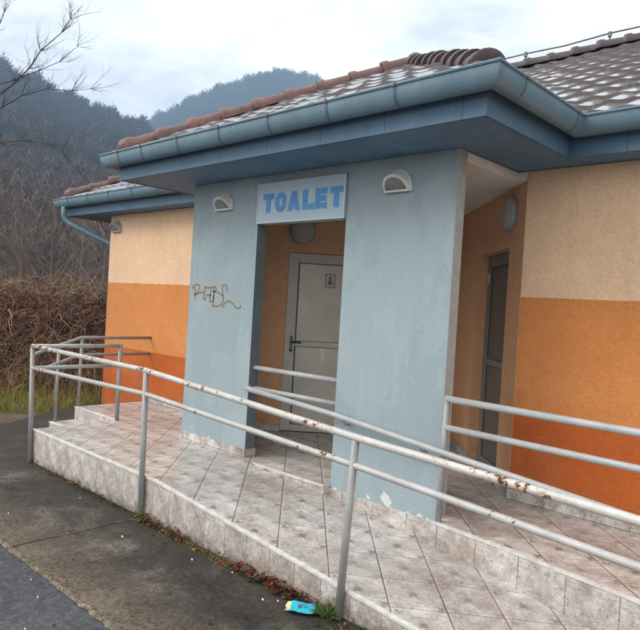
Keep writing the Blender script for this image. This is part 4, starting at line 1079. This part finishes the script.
def tree_at(az, r, H, rad, label, limbs, **k):
    X, Y = polar(az, r); z = float(ground_z(az, r)) if r > 34 else GZ
    return bare_tree(float(X), float(Y), z, H, rad, label, limbs, **k)
# the near tree whose branches reach in from the left edge
def near_tree():
    az = 73.6; X, Y = polar(az, 11.6); x, y = float(X), float(Y)
    t = thing('bare_tree', 'bare tree whose dark twigs reach in from the left above the hedge', 'tree', (x, y, GZ))
    right = Vector((math.cos(YAW), math.sin(YAW), 0)); b = MB()
    P = [Vector((x, y, GZ - .1)), Vector((x, y, 1.4)), Vector((x, y, 2.9)) + right * .06, Vector((x, y, 4.2)) + right * .02, Vector((x, y, 5.4)) + right * 0.1, Vector((x, y, 6.6)) + right * .1]
    b.tube(P, [.13, .115, .095, .07, .045, .02], 9, caps=False); b.build('trunk', M['bark'], t)
    c = MB()
    limbs = [  # (start height, polyline of (right, height)) read as real limbs of this tree
        (3.3, [(0.35, 3.62), (0.62, 3.78), (1.0, 3.86), (1.35, 3.84), (1.62, 3.74), (1.86, 3.52)], .022),
        (3.6, [(0.4, 4.02), (0.75, 4.32), (1.05, 4.5), (1.45, 4.62), (1.85, 4.60), (2.15, 4.64)], .02),
        (3.9, [(0.4, 4.35), (0.8, 4.7), (1.05, 5.0), (1.2, 5.3), (1.5, 5.62), (1.62, 5.85)], .026),
        (4.1, [(0.4, 4.62), (0.8, 4.78), (1.2, 4.98), (1.5, 5.15), (1.75, 5.42)], .018),
        (4.5, [(0.35, 5.0), (0.6, 5.4), (0.75, 5.75), (0.8, 6.1)], .018),
        (5.0, [(0.3, 5.5), (0.5, 5.9), (0.62, 6.4)], .014), (5.2, [(0.3, 5.9), (0.75, 6.35), (1.0, 6.5)], .012),
        (3.0, [(0.3, 3.2), (0.6, 3.3), (0.8, 3.1)], .012)]
    for (h0, pts, r) in limbs:
        dep = random.uniform(-.25, .25); fwd = Vector((-right.y, right.x, 0)); n = len(pts)
        Q = [Vector((x, y, h0)) + right * .05] + [Vector((x, y, 0)) + right * s_ + fwd * dep * (i + 1) / n + Vector((0, 0, h)) for i, (s_, h) in enumerate(pts)]
        c.tube(Q, [r * .62 * (1 - 0.75 * i / n) for i in range(n + 1)], 6, caps=False)
        for i in range(2, n + 1):
            d = (Q[i] - Q[i-1]).normalized()
            for _ in range(5):
                nd = (d * .8 + right * random.uniform(-.5, .5) + fwd * random.gauss(0, .6) + Vector((0, 0, random.uniform(-.4, 1.1)))).normalized()
                branch(c, Q[i], nd, random.uniform(.16, .5), max(.0032, r * .2), 1, .95, .05)
    for i in range(10):
        th = random.uniform(0, 2*math.pi); h = random.uniform(2.6, 6.2); d = Vector((math.cos(th), math.sin(th), .7)).normalized()
        if d.dot(right) > 0.2: continue
        branch(c, Vector((x, y, h)), d, 1.5, .022, 2, .65, .06)
    c.build('crown', M['bark'], t)
near_tree()
tree_at(62.1, 17.5, 6.2, .06, 'thin bare tree just beyond the hedge beside the corner of the cream wall', 13, mat='bark_far', depth=2, L0=.34)
tree_at(66.2, 29, 6.6, .07, 'bare tree with a wide fan of branches above the middle of the hedge', 16, mat='bark_far', depth=3, L0=.42)
tree_at(69.2, 34, 7.0, .075, 'tall bare tree behind the left end of the hedge', 14, mat='bark_far', depth=3, L0=.4)
tree_at(64.0, 40, 7.5, .075, 'pale trunked bare tree on the lower slope between two darker ones', 14, mat='bark_pale', depth=3, L0=.36)
tree_at(75.5, 24, 7.5, .1, 'bare tree standing behind the hedge outside the left edge', 12, mat='bark_far', depth=2)

# ------------------------------------------------------------------ litter
def leaf_litter():
    u = rng.uniform; pts = []
    def along(n, y0, y1, xlo, xhi): pts.append(np.c_[u(xlo, xhi, n), u(y0, y1, n)])
    along(230, -1.25, -1.165, 1.1, 1.85); along(250, -1.27, -1.165, 2.45, 3.07); along(50, -1.22, -1.165, 3.07, 3.35); along(120, -1.36, -1.17, 3.35, 4.6); along(60, -1.3, -1.165, -1.1, 0.9)
    along(60, -2.2, -1.3, -2, 4.2); along(70, -4.0, -2.3, -2.5, 4.5); along(40, -1.26, -1.165, 1.65, 2.5)
    p = np.concatenate(pts); n = len(p); z = np.full(n, GZ + 0.008) + np.abs(rng.normal(0, .022, n)) * (p[:, 1] > -1.30); z = np.where(p[:, 1] < -2.25, GZ - .01, z)
    c = np.c_[p, z]; th = u(0, 2*np.pi, n); tilt = rng.normal(0, .35, (n, 2))
    a = np.c_[np.cos(th), np.sin(th), tilt[:, 0]]; b_ = np.c_[-np.sin(th), np.cos(th), tilt[:, 1]]; s_ = u(.008, .024, (n, 1)) * (1 + .5 * ((p[:, 0:1] > 2.6) & (p[:, 0:1] < 3.05))) * np.where(p[:, 1:2] < -1.4, .8, 1)
    V = np.stack([c - a*s_, c - a*s_*.2 + b_*s_*.55, c + a*s_ + np.c_[np.zeros((n, 2)), s_*.3], c - a*s_*.1 - b_*s_*.5], 1).reshape(-1, 3); F = np.arange(4*n).reshape(-1, 4)
    col = np.stack([u(.07, .24, n), u(.032, .095, n), u(.018, .045, n)], -1); dark = rng.random(n) < .62; col[dark] *= .35; hot = rng.random(n) < .06; col[hot] = np.array([.30, .11, .045])
    o = np_mesh('leaf_litter', V, F, M['tint'], np.repeat(col, 4, 0)); tag(o, 'dead brown leaves swept against the foot of the ramp', 'leaves', kind='stuff')
    # moss tufts along the joint between paving and ramp
    n = 5200; x = u(-1.15, 6.0, n); dens = 0.5 + 0.5*np.sin(x*3.1 + 0.8) + .25*np.sin(x*9); k = rng.random(n) < np.clip(dens, .08, 1); x = x[k]; n = len(x)
    y = -1.165 - np.abs(rng.normal(0, .035, n)) * np.where(np.abs(x - 2.2) < .7, 1.7, 1); P = np.c_[x, y, np.full(n, GZ - .002)]
    d = np.c_[rng.normal(0, .6, n), rng.normal(-.15, .6, n), np.ones(n)]; d /= np.linalg.norm(d, axis=1, keepdims=True)
    yel = (np.abs(x - 1.95) < .45)[:, None]
    col = np.where(yel, np.c_[u(.12, .22, n), u(.11, .17, n), u(.015, .03, n)], np.c_[u(.04, .10, n), u(.05, .09, n), u(.012, .025, n)])
    V, F, T = strands(n, P, d, u(.008, .028, n), .3, u(.003, .006, n), col, .1, 2)
    o = np_mesh('moss', V, F, M['tint'], T); tag(o, 'dark green and yellowish moss along the foot of the ramp', 'moss', kind='stuff')
leaf_litter()
def weed(x, y, n, H, label, green):
    th = rng.uniform(0, 2*np.pi, n); P = np.c_[x + rng.normal(0, .018, n), y + rng.normal(0, .014, n), np.full(n, GZ)]
    d = np.c_[np.cos(th)*.7, np.sin(th)*.6, rng.uniform(.5, 1.3, n)]; d /= np.linalg.norm(d, axis=1, keepdims=True)
    c = np.c_[rng.uniform(.06, .12, n), rng.uniform(.12, .22, n), rng.uniform(.02, .05, n)] * green
    V, F, T = strands(n, P, d, rng.uniform(H*.5, H, n), .16, rng.uniform(.004, .009, n), c, .14, 4)
    o = np_mesh('weed', V, F, M['tint'], T); tag(o, label, 'weed')
weed(1.22, -1.21, 46, .10, 'small leafy green weed at the foot of the second handrail post', 1.2)
weed(3.37, -1.22, 70, .13, 'grassy weed beside the cyan wrapper at the foot of the handrail post', .8)
def wrapper():
    t = thing('snack_wrapper', 'torn cyan snack wrapper lying on the paving by the handrail post', 'wrapper', (3.18, -1.29, GZ))
    ax = Vector((0.80, 0.60, 0)).normalized(); ay = Vector((-ax.y, ax.x, 0)); o = Vector((3.225, -1.285, GZ + .006))
    def sheet(name, us, vs_, mat, lift, wob, lab=None):
        b = MB(); nu, nv = 10, 7; V = []
        for i in range(nu + 1):
            for j in range(nv + 1):
                a = us[0] + (us[1] - us[0]) * i / nu; c_ = vs_[0] + (vs_[1] - vs_[0]) * j / nv
                if i in (0, nu): a += random.gauss(0, wob)
                z = lift + .010 * math.sin(a * 46 + 1) * math.cos(c_ * 40) + .008 * abs(c_) / .05 + random.gauss(0, .0012)
                V.append(o + (ax * a + ay * c_) * 1.3 + Vector((0, 0, z + .006)))
        b.add(V, [(i*(nv+1)+j, (i+1)*(nv+1)+j, (i+1)*(nv+1)+j+1, i*(nv+1)+j+1) for i in range(nu) for j in range(nv)], 0, True)
        return b.build(name, mat, t)
    sheet('foil', (-.062, .05), (-.052, .052), M['cyan'], .006, .004)
    sheet('end_flap', (-.085, -.064), (-.042, .046), M['yellow'], .005, .004); sheet('torn_end', (.052, .10), (-.048, .04), M['black'], .006, .012)
    sheet('printed_mark', (-.03, -.012), (0.004, .026), M['purple'], .0115, .003)
    b = MB()
    for k, (a, c_) in enumerate(((.004, -.012), (.018, .006), (.0, .02), (-.02, -.02))):
        q = o + ax * a + ay * c_ + Vector((0, 0, .026)); b.obox(q, ax, ay, Vector((0, 0, 1)), (-.009, .009), (-.0015, .0015), (-.001, .001))
    b.build('print_lines', M['black'], t)
wrapper()
scraps = [(0.44, -1.99, 'white paper scrap alone on the dark paving near the road edge', .022), (0.39, -1.34, 'white scrap close to the ramp face before the second post', .018), (1.46, -1.52, 'elongated white scrap on the paving left of the moss', .026),
          (2.16, -1.36, 'white crumpled scrap on the paving below the ramp bend', .024), (2.51, -1.27, 'small white scrap in the moss below the ramp', .018), (2.95, -1.38, 'white scrap among the brown leaves left of the cyan wrapper', .022),
          (3.03, -1.32, 'tiny white scrap touching the brown leaves by the wrapper', .017), (2.02, -2.41, 'white crumb on the asphalt at the edge of the road', .018), (1.75, -2.34, 'white crumb close beside the kerb line', .014), (2.35, -2.62, 'white flake lying farther out on the asphalt', .02)]
for (x, y, lab, s_) in scraps:
    s_ *= .5; z = GZ if y > -2.25 else GZ - .016; b = MB(); n = 7
    P = [(x + s_ * random.uniform(.6, 1.15) * math.cos(2*math.pi*i/n), y + s_ * .6 * random.uniform(.6, 1.15) * math.sin(2*math.pi*i/n), z + .004 + random.uniform(0, .008)) for i in range(n)]
    b.add(P + [(x, y, z + .012)] + [(px, py, z + .001) for px, py, _ in P], [(i, (i+1) % n, n) for i in range(n)] + [(i, (i+1) % n, n+1+(i+1) % n, n+1+i) for i in range(n)])
    tag(b.build('paper_scrap', M['paper']), lab, 'litter', 'white scraps of litter')

# ------------------------------------------------------------------ air between here and the hills
def haze(density):
    b = MB(); b.box(-1100, 140, -60, 1200, GZ - 1.2, 345); o = b.build('haze', None or bpy.data.materials.new('haze'))
    mt = o.data.materials[0]; mt.use_nodes = True; nt = mt.node_tree; nt.nodes.clear()
    out = nt.nodes.new('ShaderNodeOutputMaterial'); v = nt.nodes.new('ShaderNodeVolumePrincipled')
    v.inputs['Color'].default_value = (0.45, 0.68, 0.95, 1); v.inputs['Density'].default_value = density; v.inputs['Anisotropy'].default_value = 0.0
    nt.links.new(v.outputs[0], out.inputs['Volume']); tag(o, 'pale blue air haze over the valley', 'haze', kind='stuff')
haze(0.00095)
